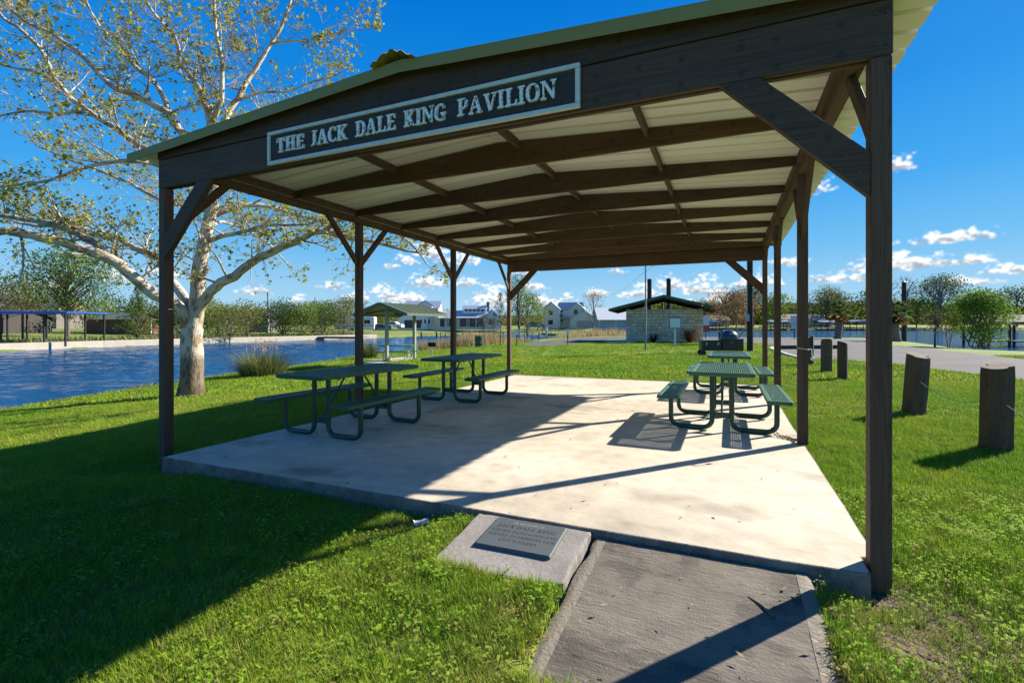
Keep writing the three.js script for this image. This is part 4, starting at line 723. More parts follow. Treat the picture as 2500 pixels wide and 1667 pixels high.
{ // utility pole
  const X = 13.75, D = 28.1, t = thing('utility_pole', 'thick dark timber utility pole on the lawn behind the pavilion', 'pole', [X, lawn(X, D), -D]);
  part(t, 'shaft', new THREE.CylinderGeometry(.15, .175, 8.6, 14).translate(0, 4.1, 0), std(rgb(.035, .028, .024), .9, { map: woodMap }));
  part(t, 'meter_box', moved(cbox(.2, .42, .16, .01), -.2, 1.95, .08), std(rgb(.3, .36, .38), .5)); part(t, 'conduit', new THREE.CylinderGeometry(.025, .025, 6, 8).translate(-.19, 4.9, .05), std(rgb(.3, .32, .33), .5));
  part(t, 'crossarm', moved(cbox(1.6, .12, .1, .01), 0, 8.1, .1), darkPost);
  single('power_line', tube([V(X - .6, 8.1, -D), V(12.5, 6.6, -45), V(13.4, 5.7, -60), V(15, 6.0, -80)], .012, 24, 4), M.black, 'thin dark power line slanting down beyond the utility pole', 'cable');
}
// ---------------------------------------------------------------- the stone restroom
{
  const D = 44, X = 13.73, t = thing('stone_restroom', 'pale limestone restroom building with a low green gable roof', 'building', [X, 0, -D], -.3);
  const hw = 3.33, H = 3.02, r = rng(71);
  const mortar = std(rgb(.20, .175, .14), .95);
  part(t, 'wall', merge([moved(cbox(hw * 2, H, .24, .01), 0, H / 2 - .05, -.16), moved(cbox(.24, H, 6, .01), -hw + .12, H / 2 - .05, -3.3), moved(cbox(.24, H, 6, .01), hw - .12, H / 2 - .05, -3.3), moved(cbox(hw * 2, H, .24, .01), 0, H / 2 - .05, -6.4)]), mortar);
  const stoneMap = tex(256, 256, (u, v) => { const q = .72 + .4 * (fbm(u * 6, v * 6, 5, 6) - .3); return [q, q * .98, q * .94].map(e => Math.min(1, e)); }, true, [1, 1]), sb = tex(256, 256, (u, v) => fbm(u * 10, v * 10, 4, 10), false, [1.5, 1.5]);
  const sm = [[.82, .66, .43], [.86, .73, .51], [.72, .56, .36], [.82, .69, .50], [.88, .76, .56]].map(c => std(rgb(...c), .95, { map: stoneMap, bumpMap: sb, bumpScale: .02 }));
  let y = -.03, count = 0;
  while (y < H - .1) {
    let h = .19 + r() * .13; if (y + h > H - .16) h = H - .045 - y; let x = -hw;
    while (x < hw - .02) {
      let w = .24 + r() * .5; if (x + w > hw - .2) w = hw - x;
      const put = (a, b, e, f) => { const g = cbox(e - .03, f - .03, .085 + r() * .025, .014); const m = part(t, 'stone', g, sm[Math.floor(r() * sm.length)]); m.position.set(a + e / 2, b + f / 2, -.015 + r() * .008); count++; };
      if (h > .26 && w > .45 && r() < .28) { put(x, y, w, h * .5); put(x, y + h * .5, w, h * .5); } else put(x, y, w, h); x += w;
    }
    y += h;
  }
  const green = std(rgb(.018, .075, .055), .45), und = wood(.06, .045, .035);
  const eX = 4.8, eH = 2.98, aH = 4.17;
  for (const s of [-1, 1]) {
    for (let k = 0; k < 8; k++) { const L = 8 / 8 - .008, m = part(t, 'roof_sheet', merge([cbox(Math.hypot(eX, aH - eH), .03, L, .004), moved(cbox(Math.hypot(eX, aH - eH), .04, .04, .004), 0, .03, .4)]), green); m.position.set(s * eX / 2, (aH + eH) / 2 + .02, .1 - .5 - k * 1.0 + .8); m.rotation.z = -s * Math.atan2(aH - eH, eX); }
    beam(t, 'fascia', V(0, aH - .09, .93), V(s * (eX + .02), eH - .09, .93), .04, .22, green); beam(t, 'fascia', V(s * (eX + .03), eH - .06, .95), V(s * (eX + .03), eH - .06, -7), .04, .16, green);
    for (let k = 0; k < 5; k++) beam(t, 'rafter', V(0, aH - .16, .5 - k * 1.7), V(s * (eX - .1), eH - .14, .5 - k * 1.7), .09, .2, und);
    for (const z of [-.2, -6.4]) beam(t, 'stub_post', V(s * .12, 2.9, z), V(s * .12, aH - .2, z), .1, .1, und, V(0, 0, 1)); beam(t, 'plate', V(s * (hw - .12), H + .02, -.1), V(s * (hw - .12), H + .02, -6.4), .14, .1, und);
  }
  part(t, 'foundation', moved(cbox(hw * 2 + .5, .2, 7.2, .02), 0, -.06, -3.1), M.concretePale);
  single('walkway', moved(cbox(1.9, .16, 2.6, .02), X - hw - 1.15, .03, -D + 1.9, .15), M.concretePale, 'short concrete walk leading up to the left side of the stone building', 'walkway');
  for (const [px, D2, top, w, label] of [[14.7, 52, 6.55, .23, 'dark timber piling rising behind the stone building, left of two'], [16.75, 52, 6.6, .235, 'dark timber piling rising behind the stone building, right of two']]) {
    const g = thing('timber_piling', label, 'piling', [px, ground(px, D2), -D2], 0, 'pilings behind the stone building'); part(g, 'shaft', new THREE.CylinderGeometry(w, w * 1.12, top, 14).translate(0, top / 2 - .1, 0), std(rgb(.05, .04, .035), .9, { map: woodMap })); part(g, 'cap', new THREE.ConeGeometry(w * 1.05, .1, 14).translate(0, top - .06, 0), M.galv);
  }
  // notice board before the wall
  const nb = thing('notice_board', 'blue framed notice board on a pale post before the stone wall', 'notice board', [11.15, lawn(11.15, 33.3), -33.3]);
  beam(nb, 'pole', V(0, -.2, 0), V(0, 1.35, 0), .12, .1, std(rgb(.42, .52, .5), .6), V(0, 0, 1));
  const bl = std(rgb(.03, .17, .34), .5); for (const [w, h, x, yy] of [[.84, .06, 0, 2.02], [.84, .06, 0, 1.31], [.06, .65, -.39, 1.665], [.06, .65, .39, 1.665]]) part(nb, 'frame_rail', moved(cbox(w, h, .06, .006), x, yy, .05), bl);
  part(nb, 'panel', moved(cbox(.73, .66, .03, .003), 0, 1.665, .05), std(rgb(.5, .62, .62), .35)); part(nb, 'header', moved(cbox(.8, .09, .03, .004), 0, 2.12, .05), std(rgb(.4, .22, .2), .6));
}
function spiky(label, X, D, rad, h, n, seed, cols) {                // spreading fronded shrub
  const t = thing('shrub', label, 'shrub', [X, ground(X, D), -D], 0, 'shrubs by the stone wall'), b = new Buf(true), r = rng(seed);
  for (let k = 0; k < n; k++) { const a = r() * 6.283, c = cols[Math.floor(r() * cols.length)], e = .6 + r() * .7, l = rad * (.35 + r() * .8), hh = h * (.35 + r() * .7); b.blade(Math.cos(a) * .1, 0, Math.sin(a) * .1, hh, .06, a, l, c.map(v => v * e), 5); if (k % 2) for (let q = 0; q < 5; q++) { const u = .4 + q * .13; b.leaf(Math.cos(a) * l * u * u, hh * u * .85, Math.sin(a) * l * u * u, .12, r, c.map(v => v * e)); } }
  stuff(part(t, 'fronds', b.geo(), leafMat)); part(t, 'stem', new THREE.CylinderGeometry(.06, .09, .3, 8).translate(0, .1, 0), darkPost);
}
spiky('small rusty red shrub at the foot of the stone wall', 12.3, 42.3, .62, .95, 130, 81, [[.16, .07, .045], [.1, .055, .035], [.2, .12, .06]]);
spiky('large red and orange leaved shrub at the foot of the stone wall', 15.3, 41.9, 1.15, 1.45, 260, 82, [[.3, .1, .05], [.2, .07, .05], [.3, .17, .07], [.12, .1, .05]]);
{ // the barbecue pit
  const X = 10.55, D = 24.6, t = thing('barbecue_pit', 'black steel barbecue pit with a domed cooker beyond the right tables', 'barbecue', [X, lawn(X, D), -D], -.12), bk = std(rgb(.012, .012, .012), .4), gry = std(rgb(.06, .075, .08), .4);
  part(t, 'fire_box', moved(cbox(.95, .52, .62, .02), -.5, .5, 0), bk); part(t, 'cook_box', moved(cbox(1.0, .56, .72, .02), .5, .52, 0), bk);
  part(t, 'rim', moved(cbox(1.06, .04, .78, .01), .5, .82, 0), gry);
  part(t, 'dome_lid', new THREE.SphereGeometry(.44, 28, 14, 0, 6.2832, 0, Math.PI / 2).scale(1, 1.0, .9).translate(.42, .84, 0), std(rgb(.03, .045, .055), .3)); part(t, 'dome_handle', tube([V(.3, 1.1, .4), V(.42, 1.08, .46), V(.54, 1.1, .4)], .015, 8, 6), M.galv);
  for (const x of [-.78, -.22]) part(t, 'latch', merge([moved(cbox(.09, .035, .03, .006), x + .03, .6, .325), moved(cbox(.03, .16, .03, .006), x, .58, .325)]), M.dirtyWhite); part(t, 'door_handle', moved(cbox(.14, .02, .03, .005), .42, .66, .375), M.galv);
  for (const x of [-.9, -.1, .9]) for (const z of [-.25, .25]) part(t, 'leg', moved(cbox(.05, .3, .05, .005), x, .1, z), bk); for (const z of [-.3, .3]) part(t, 'wheel', new THREE.CylinderGeometry(.13, .13, .05, 16).rotateX(Math.PI / 2).translate(-.92, .13, z * 1.1), bk);
}
// crape myrtle with last year's tan leaves, small trees by the water
makeTree({ name: 'crape_myrtle', label: 'multi-stemmed crape myrtle with tan brown leaves beside the utility pole', X: 17.6, D: 39, h: 4.4, spread: 2.0, trunk: .11, stems: 4, low: .3, leaf: .13, n: 3800, cols: [[.26, .13, .06], [.34, .19, .09], [.2, .1, .05], [.3, .2, .12]], gap: .3, seed: 3, clumps: 22, barkC: [.22, .17, .13] });
makeTree({ name: 'young_tree', label: 'slim young tree on the shore behind the back left post', X: -.9, D: 38, h: 4.1, spread: 1.0, trunk: .05, low: .34, leaf: .11, n: 900, cols: [[.09, .14, .03], [.14, .18, .05], [.07, .1, .03]], gap: .35, seed: 4, clumps: 24, cone: .6, bare: true });
{ // kerbs by the parking bay
  const km = std(rgb(.5, .47, .4), .9), pts = [[12.8, 21.7], [13.6, 24], [14.4, 26], [15.4, 28.6], [16.2, 30.5], [17.4, 32.3]];
  const b = []; for (let k = 0; k + 1 < pts.length; k++) b.push(beamGeo(V(pts[k][0], .05, -pts[k][1]), V(pts[k + 1][0], .05, -pts[k + 1][1]), .15, .13)); single('kerb', merge(b), km, 'pale concrete kerb curving along the edge of the parking bay', 'kerb');
  single('timber_kerb', beamGeo(V(16.9, .14, -30.6), V(21.2, .14, -31.2), .22, .24), darkPost, 'long dark timber laid as a kerb across the parking bay', 'kerb');
}
// ---------------------------------------------------------------- the far banks
const clr = { oak: [[.07, .12, .025], [.09, .14, .03], [.05, .085, .02]], spring: [[.18, .26, .04], [.24, .30, .055], [.13, .19, .03]], olive: [[.17, .18, .045], [.21, .20, .06], [.13, .135, .035]], cyp: [[.12, .22, .03], [.16, .26, .04], [.075, .14, .025], [.05, .09, .02]], dry: [[.2, .16, .09], [.16, .13, .07]], blue: [[.05, .08, .04]] };
const metalGrey = std(rgb(.42, .46, .5), .4, { metalness: .35 }), metalDark = std(rgb(.09, .17, .27), .4, { metalness: .3 }), wallWhite = std(rgb(.72, .72, .69), .7), wallCream = std(rgb(.62, .57, .47), .8), wallTan = std(rgb(.42, .36, .28), .85), roofBrown = std(rgb(.19, .14, .11), .9), roofGrey = std(rgb(.24, .22, .2), .9), frameDark = std(rgb(.03, .03, .035), .5);
// gabled block in a house's own axes: x0..x1, z0 (front) .. z1 (back), ridge along 'x' or 'z'
function block(t, x0, x1, z0, z1, eave, ridge, along, wall, roof, over = .35) {
  const sh = new THREE.Shape(), a = along === 'z' ? [x0, x1] : [z1, z0], m = (a[0] + a[1]) / 2;
  sh.moveTo(a[0], -.5); sh.lineTo(a[1], -.5); sh.lineTo(a[1], eave); sh.lineTo(m, ridge); sh.lineTo(a[0], eave); sh.closePath();
  const g = new THREE.ExtrudeGeometry(sh, { depth: along === 'z' ? z0 - z1 : x1 - x0, bevelEnabled: false });
  if (along === 'z') g.translate(0, 0, z1); else { g.rotateY(Math.PI / 2); g.scale(1, 1, -1); g.translate(x0, 0, 0); const i = g.index; const n = flat(g); const p = n.attributes.position; for (let k = 0; k < p.count; k += 3) for (const c of ['X', 'Y', 'Z']) { const u = p['get' + c](k), w = p['get' + c](k + 2); p['set' + c](k, w); p['set' + c](k + 2, u); } n.computeVertexNormals(); part(t, 'wall', n, wall); }
  if (along === 'z') part(t, 'wall', g, wall);
  const half = (a[1] - a[0]) / 2, sl = (ridge - eave) / half;
  for (const s of [-1, 1]) { const e = half + over, ey = ridge - sl * e; if (along === 'z') beam(t, 'roof', V(m + s * e / 2, (ridge + ey) / 2 + .1, z0 + over), V(m + s * e / 2, (ridge + ey) / 2 + .1, z1 - over), Math.hypot(e, ridge - ey), .12, roof, V(s * sl, 1, 0).normalize(), .01); else beam(t, 'roof', V(x0 - over, (ridge + ey) / 2 + .1, m + s * e / 2), V(x1 + over, (ridge + ey) / 2 + .1, m + s * e / 2), Math.hypot(e, ridge - ey), .12, roof, V(0, 1, s * sl).normalize(), .01); }
}
function win(t, x, y, w, h, z, name = 'window', fm = frameDark) { const f = part(t, name, moved(cbox(w, h, .1, .01), x, y, z), fm); part(f, 'pane', moved(cbox(w - .16, h - .16, .03, .004), x, y, z + .05), M.paneDark); if (w > 1.6) part(f, 'mullion', moved(cbox(.08, h - .1, .04, .004), x, y, z + .06), fm); return f; }
{ // white house with garage and long metal-roofed wing
  const D = 135, u = .1135, gy = .8, t = thing('white_house', 'large white board house with grey metal roofs across the water', 'house', [-18, gy, -D]), W = wallWhite, R = metalGrey;
  block(t, -13.6, -5.5, 0, -9, 2.9, 5.0, 'z', W, R); block(t, -12.2, -2.6, -1.5, -9, 5.6, 7.6, 'x', W, R); block(t, -8.2, -4.4, -1, -4, 6.4, 7.6, 'z', W, metalDark);
  block(t, -4.8, 14.2, -1.2, -9.5, 2.9, 4.9, 'x', W, R); block(t, 4.2, 10.6, -3.4, -7.5, 5.4, 6.3, 'x', W, R); block(t, 10.2, 14.6, .4, -6, 3.0, 5.0, 'z', W, R);
  part(t, 'chimney', moved(cbox(.8, 3, .8, .03), 11.1, 6.0, -5), std(rgb(.2, .19, .18), .9));
  part(t, 'garage_door', moved(cbox(4.6, 2.2, .1, .02), -9.6, 1.1, .02), frameDark);
  for (const x of [-4.6, -3.5, -2.4]) win(t, x - 2.6, 1.8, .5, 1.2, .04 - .02); for (const x of [-10.4, -6.4, -3.6]) win(t, x, 4.5, 1.1, 1.3, -1.48);
  for (const [x, w, h] of [[-1.6, 1.4, 2.1], [1.0, 2.1, 1.9], [4.6, 2.3, 2.2], [7.4, 2.6, 2.3], [9.4, 1.3, 2.2]]) win(t, x, 1.5, w, h, -1.16); for (let k = 0; k < 5; k++) win(t, 5.0 + k * 1.15, 5.0, .8, .5, -3.36);
  win(t, 12.4, 1.7, 1.6, 1.6, .42); part(t, 'porch_roof', moved(cbox(14, .12, 2.6, .02), 4.6, 2.95, .1, 0, .16), R); for (let k = 0; k < 6; k++) part(t, 'porch_post', moved(cbox(.16, 2.8, .16, .02), -1.9 + k * 2.5, 1.4, 1.2), W);
}
{ // cream two-storey house on the right
  const D = 150, t = thing('cream_house', 'cream two-storey house with grey metal gables beyond the footbridge', 'house', [19, .9, -D], -.25), W = wallCream, R = metalGrey;
  block(t, -9.5, -4.2, 1, -8, 5.6, 7.9, 'z', W, R); block(t, -5, 2.2, -.6, -8, 5.6, 7.8, 'x', W, metalDark); block(t, -1.6, 3.4, -.2, -8, 5.5, 7.7, 'z', W, R); block(t, -.8, 7.6, 2, -7, 2.6, 5.1, 'z', W, R); block(t, 6.8, 11.2, 1.2, -6, 2.5, 3.7, 'x', W, R);
  for (const [x, y, w, h, z] of [[-7, 4.6, 1.2, 1.5, 1.02], [-7, 1.6, 1.4, 1.4, 1.02], [-3.8, 5, .6, .8, -.56], [-3.8, 3.6, .6, .8, -.56], [-3.8, 2.2, .6, .8, -.56], [.6, 4.8, 1.1, 1.4, -.16], [9, 1.5, 1.6, 1.3, 1.24]]) win(t, x, y, w, h, z);
  part(t, 'garage_door', moved(cbox(4.4, 2.1, .1, .02), 3.4, 1.05, 2.02), wallTan); part(t, 'porch_roof', moved(cbox(4.2, .14, 2.2, .02), -2.2, 3.1, .8, 0, .14), R); for (const x of [-4, -.5]) part(t, 'porch_post', moved(cbox(.2, 3, .2, .02), x, 1.5, 1.7), W);
}
{ const t = thing('white_shed', 'open-sided shed with a white metal roof left of the stone building', 'shed', [21.2, .25, -100]); block(t, -3.2, 3.4, 0, -7, 2.6, 4.9, 'x', std(rgb(.36, .38, .38), .8), std(rgb(.72, .72, .7), .5), .5); for (const x of [-3.4, 0, 3.2]) part(t, 'post', moved(cbox(.16, 2.4, .16, .02), x, 1.2, .7), wallCream); }
{ const t = thing('grey_shed', 'small dark gabled shed among bushes across the canal', 'shed', [-48, .3, -92]); block(t, -1.8, 1.8, 0, -4, 2.8, 4.4, 'z', std(rgb(.16, .17, .18), .9), std(rgb(.06, .075, .09), .6)); win(t, 0, 1.5, .8, .9, .05); }
{ // caravan and vehicles in front of the far trees
  const t = thing('camper_trailer', 'white camper trailer parked under trees across the canal', 'trailer', [-33, .35, -102], .05), b = new THREE.Shape(); b.moveTo(-4, .4); b.lineTo(4, .4); b.lineTo(4, 2.7); b.quadraticCurveTo(4, 2.95, 3.7, 2.95); b.lineTo(-3.2, 2.95); b.quadraticCurveTo(-4, 2.9, -4.2, 1.6); b.closePath();
  part(t, 'body', new THREE.ExtrudeGeometry(b, { depth: 2.3, bevelEnabled: true, bevelSize: .06, bevelThickness: .06, bevelSegments: 2 }).translate(0, 0, -2.3), wallWhite); for (const [x, w] of [[-2.6, 1.2], [.2, 1.0], [2.6, 1.2]]) part(t, 'window', moved(cbox(w, .8, .05, .01), x, 1.9, .07), M.paneDark); part(t, 'stripe', moved(cbox(7.8, .22, .03, .005), 0, 1.1, .07), std(rgb(.3, .3, .33), .5)); for (const x of [-.5, .5]) part(t, 'wheel', new THREE.CylinderGeometry(.36, .36, .2, 16).rotateX(Math.PI / 2).translate(x, .32, 0), M.black);
}
function car(label, X, y, D, turn, body, long = 4.9, high = 1.75, van = true) {
  const t = thing('parked_car', label, 'car', [X, y, -D], turn), s = new THREE.Shape(), L = long / 2; s.moveTo(-L, .35); s.lineTo(L, .35); s.lineTo(L, .85); s.lineTo(L - .15, 1.0); s.lineTo(L - 1.15, 1.08); s.lineTo(L - 1.9, high - .05); s.lineTo(-L + (van ? .35 : 1.3), high); s.lineTo(-L + .05, 1.1); s.closePath();
  part(t, 'body', new THREE.ExtrudeGeometry(s, { depth: 1.7, bevelEnabled: true, bevelSize: .06, bevelThickness: .08, bevelSegments: 2 }).translate(0, 0, -.85), body); for (const z of [-1, 1]) { part(t, 'window', moved(cbox(van ? long * .5 : long * .36, .42, .03, .01), -.35, high - .38, z * .945), M.paneDark); for (const x of [-L + .85, L - .9]) { const w = part(t, 'wheel', new THREE.CylinderGeometry(.36, .36, .22, 16).rotateX(Math.PI / 2).translate(x, .34, z * .84), M.black); part(w, 'rim', new THREE.CylinderGeometry(.2, .2, .03, 12).rotateX(Math.PI / 2).translate(x, .34, z * .96), M.galv); } part(t, 'headlight', moved(cbox(.05, .14, .3, .01), L + .05, .8, z * .6), M.dirtyWhite); }
}
car('white sport utility car parked beside the white house garage', -31, .75, 128, -.25, std(rgb(.75, .75, .74), .3));
car('blue car parked in front of the camper trailer', -27.9, .45, 104, .1, std(rgb(.05, .09, .2), .3), 4.3, 1.35, false); car('dark blue pickup parked left of the cream house', 6.5, .75, 138, .2, std(rgb(.03, .1, .22), .35), 5.2, 1.7, false);
// concrete bulkhead along the far side of the canal
{
  const b = []; for (let k = 3; k < canalFar.length - 1; k++) { const [x0, d0] = canalFar[k], [x1, d1] = canalFar[k + 1]; const n = V(-(d1 - d0), 0, -(x1 - x0)).normalize(); if (n.x > 0) n.negate(); const a = V(x0, -.55, -d0).addScaledVector(n, .6), e = V(x1, -.55, -d1).addScaledVector(n, .6); b.push(beamGeo(a, e, 1.6, .75, V(0, 1, 0), .03)); }
  single('bulkhead', merge(b), std(rgb(.44, .40, .335), .9, { map: M.concretePale.map }), 'low pale concrete bulkhead along the far side of the canal', 'wall');
}
{ // covered dock with blue roof
  const t = thing('covered_dock', 'covered boat dock with a flat blue roof on black columns at the far left', 'dock', [-53.4, 0, -47.5], .12), bl = std(rgb(.015, .10, .42), .35), bk = std(rgb(.012, .013, .016), .6);
  const H = 2.72; part(t, 'roof', moved(cbox(20.4, .14, 6, .02), -1.2, H + .12, -3), bl); part(t, 'fascia', moved(cbox(20.5, .22, .06, .01), -1.2, H + .02, .02), bl);
  for (let k = 0; k < 11; k++) for (const z of [-.25, -5.7]) part(t, 'column', moved(cbox(.15, H + .6, .15, .02), -10.6 + k * 1.93, H / 2 - .3, z), bk); const deck = wood(.36, .26, .16);
  for (let k = 0; k < 24; k++) part(t, 'deck_board', moved(cbox(8.6, .06, .14, .006), -2.4 + 1.4, -.42, 1.5 - k * .15), deck); part(t, 'dock_fascia', moved(cbox(8.7, .3, .08, .01), -1, -.55, 1.62), deck); for (const x of [-5.1, -1, 3.2]) part(t, 'piling', new THREE.CylinderGeometry(.14, .14, 1.4, 10).translate(x, -.95, 1.5), bk);
}
{ const t = thing('floating_dock', 'small tan plank dock low on the water at the far left edge', 'dock', [-49.6, -.6, -43.6], .1), deck = wood(.42, .32, .2); for (let k = 0; k < 8; k++) part(t, 'deck_board', moved(cbox(6, .06, .22, .006), -2, .1, -.24 * k), deck); part(t, 'edge_beam', moved(cbox(6, .22, .1, .01), -2, 0, .16), deck); for (const x of [-4.5, .8]) part(t, 'piling', new THREE.CylinderGeometry(.12, .12, 1, 8).translate(x, -.3, .1), darkPost); }
{ const t = thing('plank_dock', 'low brown plank dock against the far bulkhead near the camper', 'dock', [-27.5, -.55, -79.5], -.35), deck = wood(.24, .16, .1); for (let k = 0; k < 5; k++) part(t, 'deck_board', moved(cbox(8.5, .07, .3, .006), 0, .22, .34 * k), deck); part(t, 'edge_beam', moved(cbox(8.5, .3, .1, .01), 0, .1, 1.6), deck); }
{ // long dock with ramp before the white house
  const t = thing('plank_dock', 'long brown dock with a sloping gangway before the white house', 'dock', [-13.5, -.4, -98], .05), deck = wood(.2, .12, .085); for (let k = 0; k < 6; k++) part(t, 'deck_board', moved(cbox(7, .08, .3, .006), -1.5, .15, .34 * k), deck); part(t, 'gangway', moved(cbox(4, .1, 1.6, .01), 3.6, .2, .8, 0, 0, .12), deck); for (const x of [-4.5, -1.5, 1.5, 5]) part(t, 'piling', new THREE.CylinderGeometry(.14, .14, 2.2, 8).translate(x, -.4, 1.8), darkPost);
}
{ // low houses and huts behind the covered dock
  const t = thing('boat_house', 'low shore building with tan awning behind the covered dock', 'building', [-72, .0, -66]); block(t, -9, 3, 0, -7, 2.5, 3.6, 'x', std(rgb(.05, .045, .04), .9), std(rgb(.05, .045, .045), .9)); part(t, 'awning', moved(cbox(6, .5, 2, .03), -6, 2.5, 1), std(rgb(.5, .3, .12), .8)); for (const x of [-5, -1, 1.6]) win(t, x, 1.3, 1.1, 1.2, .05); for (let k = 0; k < 6; k++) part(t, 'porch_post', moved(cbox(.18, 2.4, .18, .02), -8 + k * 2, 1.2, 2), wallWhite);
  const c = thing('log_cabin', 'low brown log cabin among trees right of the covered dock', 'building', [-59.2, .1, -72]); block(c, -4, 3.2, 0, -5, 2.3, 3.3, 'x', std(rgb(.2, .1, .06), .9), std(rgb(.09, .12, .1), .8)); const lg = wood(.24, .12, .075); for (let k = 0; k < 9; k++) part(c, 'log', new THREE.CylinderGeometry(.13, .13, 7.2, 8).rotateZ(Math.PI / 2).translate(-.4, .15 + k * .25, .05), lg); part(c, 'lean_to', moved(cbox(3, .12, 3, .02), 4.8, 2.3, -1), M.galv); for (const x of [3.6, 6]) part(c, 'post', moved(cbox(.14, 2.3, .14, .02), x, 1.15, .3), wallWhite);
  const h = thing('grey_house', 'grey roofed house up the slope behind the cypress at far left', 'house', [-97, 1.2, -95]); block(h, -8, 8, 0, -8, 3.4, 6, 'x', std(rgb(.16, .14, .13), .9), std(rgb(.10, .10, .12), .8)); for (const x of [-4, 0, 4]) win(h, x, 1.8, 1.3, 1.3, .05);
}
for (const [X, D, h, label] of [[-45.2, 90, 7.6, 'tall thin utility pole on the far bank right of the sycamore trunk'], [-44.6, 90, 5.4, 'shorter pale pole beside the tall one on the far bank'], [-48.6, 120, 8.2, 'distant utility pole with a transformer above the trees']]) { const t = thing('utility_pole', label, 'pole', [X, ground(X, D), -D]); part(t, 'shaft', new THREE.CylinderGeometry(.1, .14, h, 8).translate(0, h / 2 - .1, 0), std(rgb(.16, .14, .13), .9)); if (h > 8) part(t, 'transformer', new THREE.CylinderGeometry(.28, .28, .8, 12).translate(-.4, h - 1.5, 0), M.galv); else part(t, 'crossarm', moved(cbox(.5, .08, .08, .01), 0, h - .5, 0), darkPost); }
// trees and bushes of the left bank
const TL = [
  ['bald_cypress', 'large feathery cypress above the blue dock roof', -56.6, 62, 10.2, 5.6, .3, 9500, 'cyp', .26, .36, 0],
  ['bald_cypress', 'bright young cypress left of the near left post', -46.2, 60, 6.4, 2.5, .15, 4200, 'cyp', .16, .2, 1],
  ['oak_tree', 'dark spreading oak behind the covered dock', -75, 75, 8.0, 6.0, .35, 2200, 'oak', .34, .2], ['oak_tree', 'olive tree at the left edge behind the blue roof', -73.6, 70, 7.2, 5.0, .3, 1800, 'olive', .32, .2],
  ['mesquite_tree', 'spreading grey-green tree right of the sycamore trunk', -38.3, 66, 5.0, 3.2, .2, 2200, 'olive', .2, .3], ['bush', 'dense green bush by the tall thin pole', -46, 76, 4.6, 3.2, 0, 1600, 'spring', .26, .1],
  ['bush', 'bushy green thicket right of the tall thin pole', -37.7, 80, 5.5, 4.2, 0, 2400, 'oak', .28, .1], ['bush', 'bright green thicket before the far utility pole', -34.6, 80, 5.0, 3.0, 0, 1700, 'spring', .26, .1], ['bush', 'dark bush beside the far utility pole', -41, 100, 5.6, 4, 0, 1500, 'oak', .3, .1],
  ['oak_tree', 'yellow-green rounded tree left of the second left post', -43, 112, 6.4, 4.6, .22, 2200, 'spring', .36, .15], ['oak_tree', 'broad tree with tan tinge left of the small shelter', -36.6, 109, 7.2, 5.0, .22, 2400, 'olive', .36, .18], ['oak_tree', 'tree between the camper and the small shelter', -32, 118, 5.6, 3.6, .2, 1500, 'spring', .34, .18],
  ['bush', 'dark bush behind the sycamore trunk', -51, 75, 4.8, 3.2, 0, 1500, 'oak', .28, .1], ['bush', 'grey-green bush left of the sycamore trunk', -55, 76, 4.6, 3, 0, 1300, 'olive', .26, .15], ['bush', 'low thicket behind the log cabin', -66.6, 80, 5.6, 5, 0, 2000, 'oak', .3, .1], ['bush', 'low thicket behind the boat house', -82, 82, 6, 6, 0, 2000, 'olive', .32, .1],
  ['young_tree', 'small bare-branched tree in front of the white house', -6.9, 118, 5.8, 2.4, .35, 500, 'olive', .22, .4], ['young_tree', 'small tree at the right end of the white house', -4.6, 117, 5.2, 2.0, .3, 500, 'olive', .22, .4], ['young_tree', 'sapling before the white house porch', -18.9, 120, 3.6, 1.2, .35, 260, 'spring', .2, .3],
  ['oak_tree', 'leafy green tree beside the back left post', 2.4, 76, 7.6, 3.0, .2, 2000, 'spring', .26, .2], ['oak_tree', 'tall green tree rising behind the back left post', 1.0, 70, 9.6, 1.9, .25, 1700, 'spring', .22, .3, 0], ['oak_tree', 'green tree left of the cream house', 7.4, 140, 7.4, 3.6, .2, 1700, 'spring', .34, .15],
  ['bare_tree', 'bare rounded tree in front of the cream house', 18.3, 110, 9.6, 3.6, .18, 900, 'olive', .2, .3], ['oak_tree', 'bush at the right of the cream house', 24.5, 118, 6.0, 3.4, .1, 1200, 'oak', .3, .1],
];
TL.forEach(([name, label, X, D, h, s, low, n, c, leaf, gap, cone], k) => makeTree({ name, label, category: name === 'bush' ? 'bush' : 'tree', group: 'trees and bushes across the canal', X, D, h, spread: s, low, n, cols: clr[c], leaf, gap, cone: cone || 0, seed: 100 + k, trunk: h * .022, clumps: Math.max(14, Math.round(n / 95)), bare: name === 'bare_tree' || name === 'young_tree', droop: cone ? .2 : 0 }));
[[-47.5, 70, 3.6], [-43.5, 72, 4.2], [-41, 75, 4.6], [-33, 84, 5], [-36, 88, 5.4], [-30.5, 88, 4.6], [-39.5, 84, 5.2], [-46, 84, 5.4], [-52.5, 84, 5.6], [-59, 78, 5.2], [-63, 74, 4.8]].forEach(([X, D, h], k) => makeTree({ name: 'bush', label: 'bush in the long green thicket behind the far bulkhead', category: 'bush', group: 'thicket behind the far bulkhead', X, D, h, spread: 3.6, low: 0, n: 1700, cols: clr[['oak', 'spring', 'olive'][k % 3]], leaf: .27, gap: .1, seed: 300 + k, trunk: .1, clumps: 20 }));
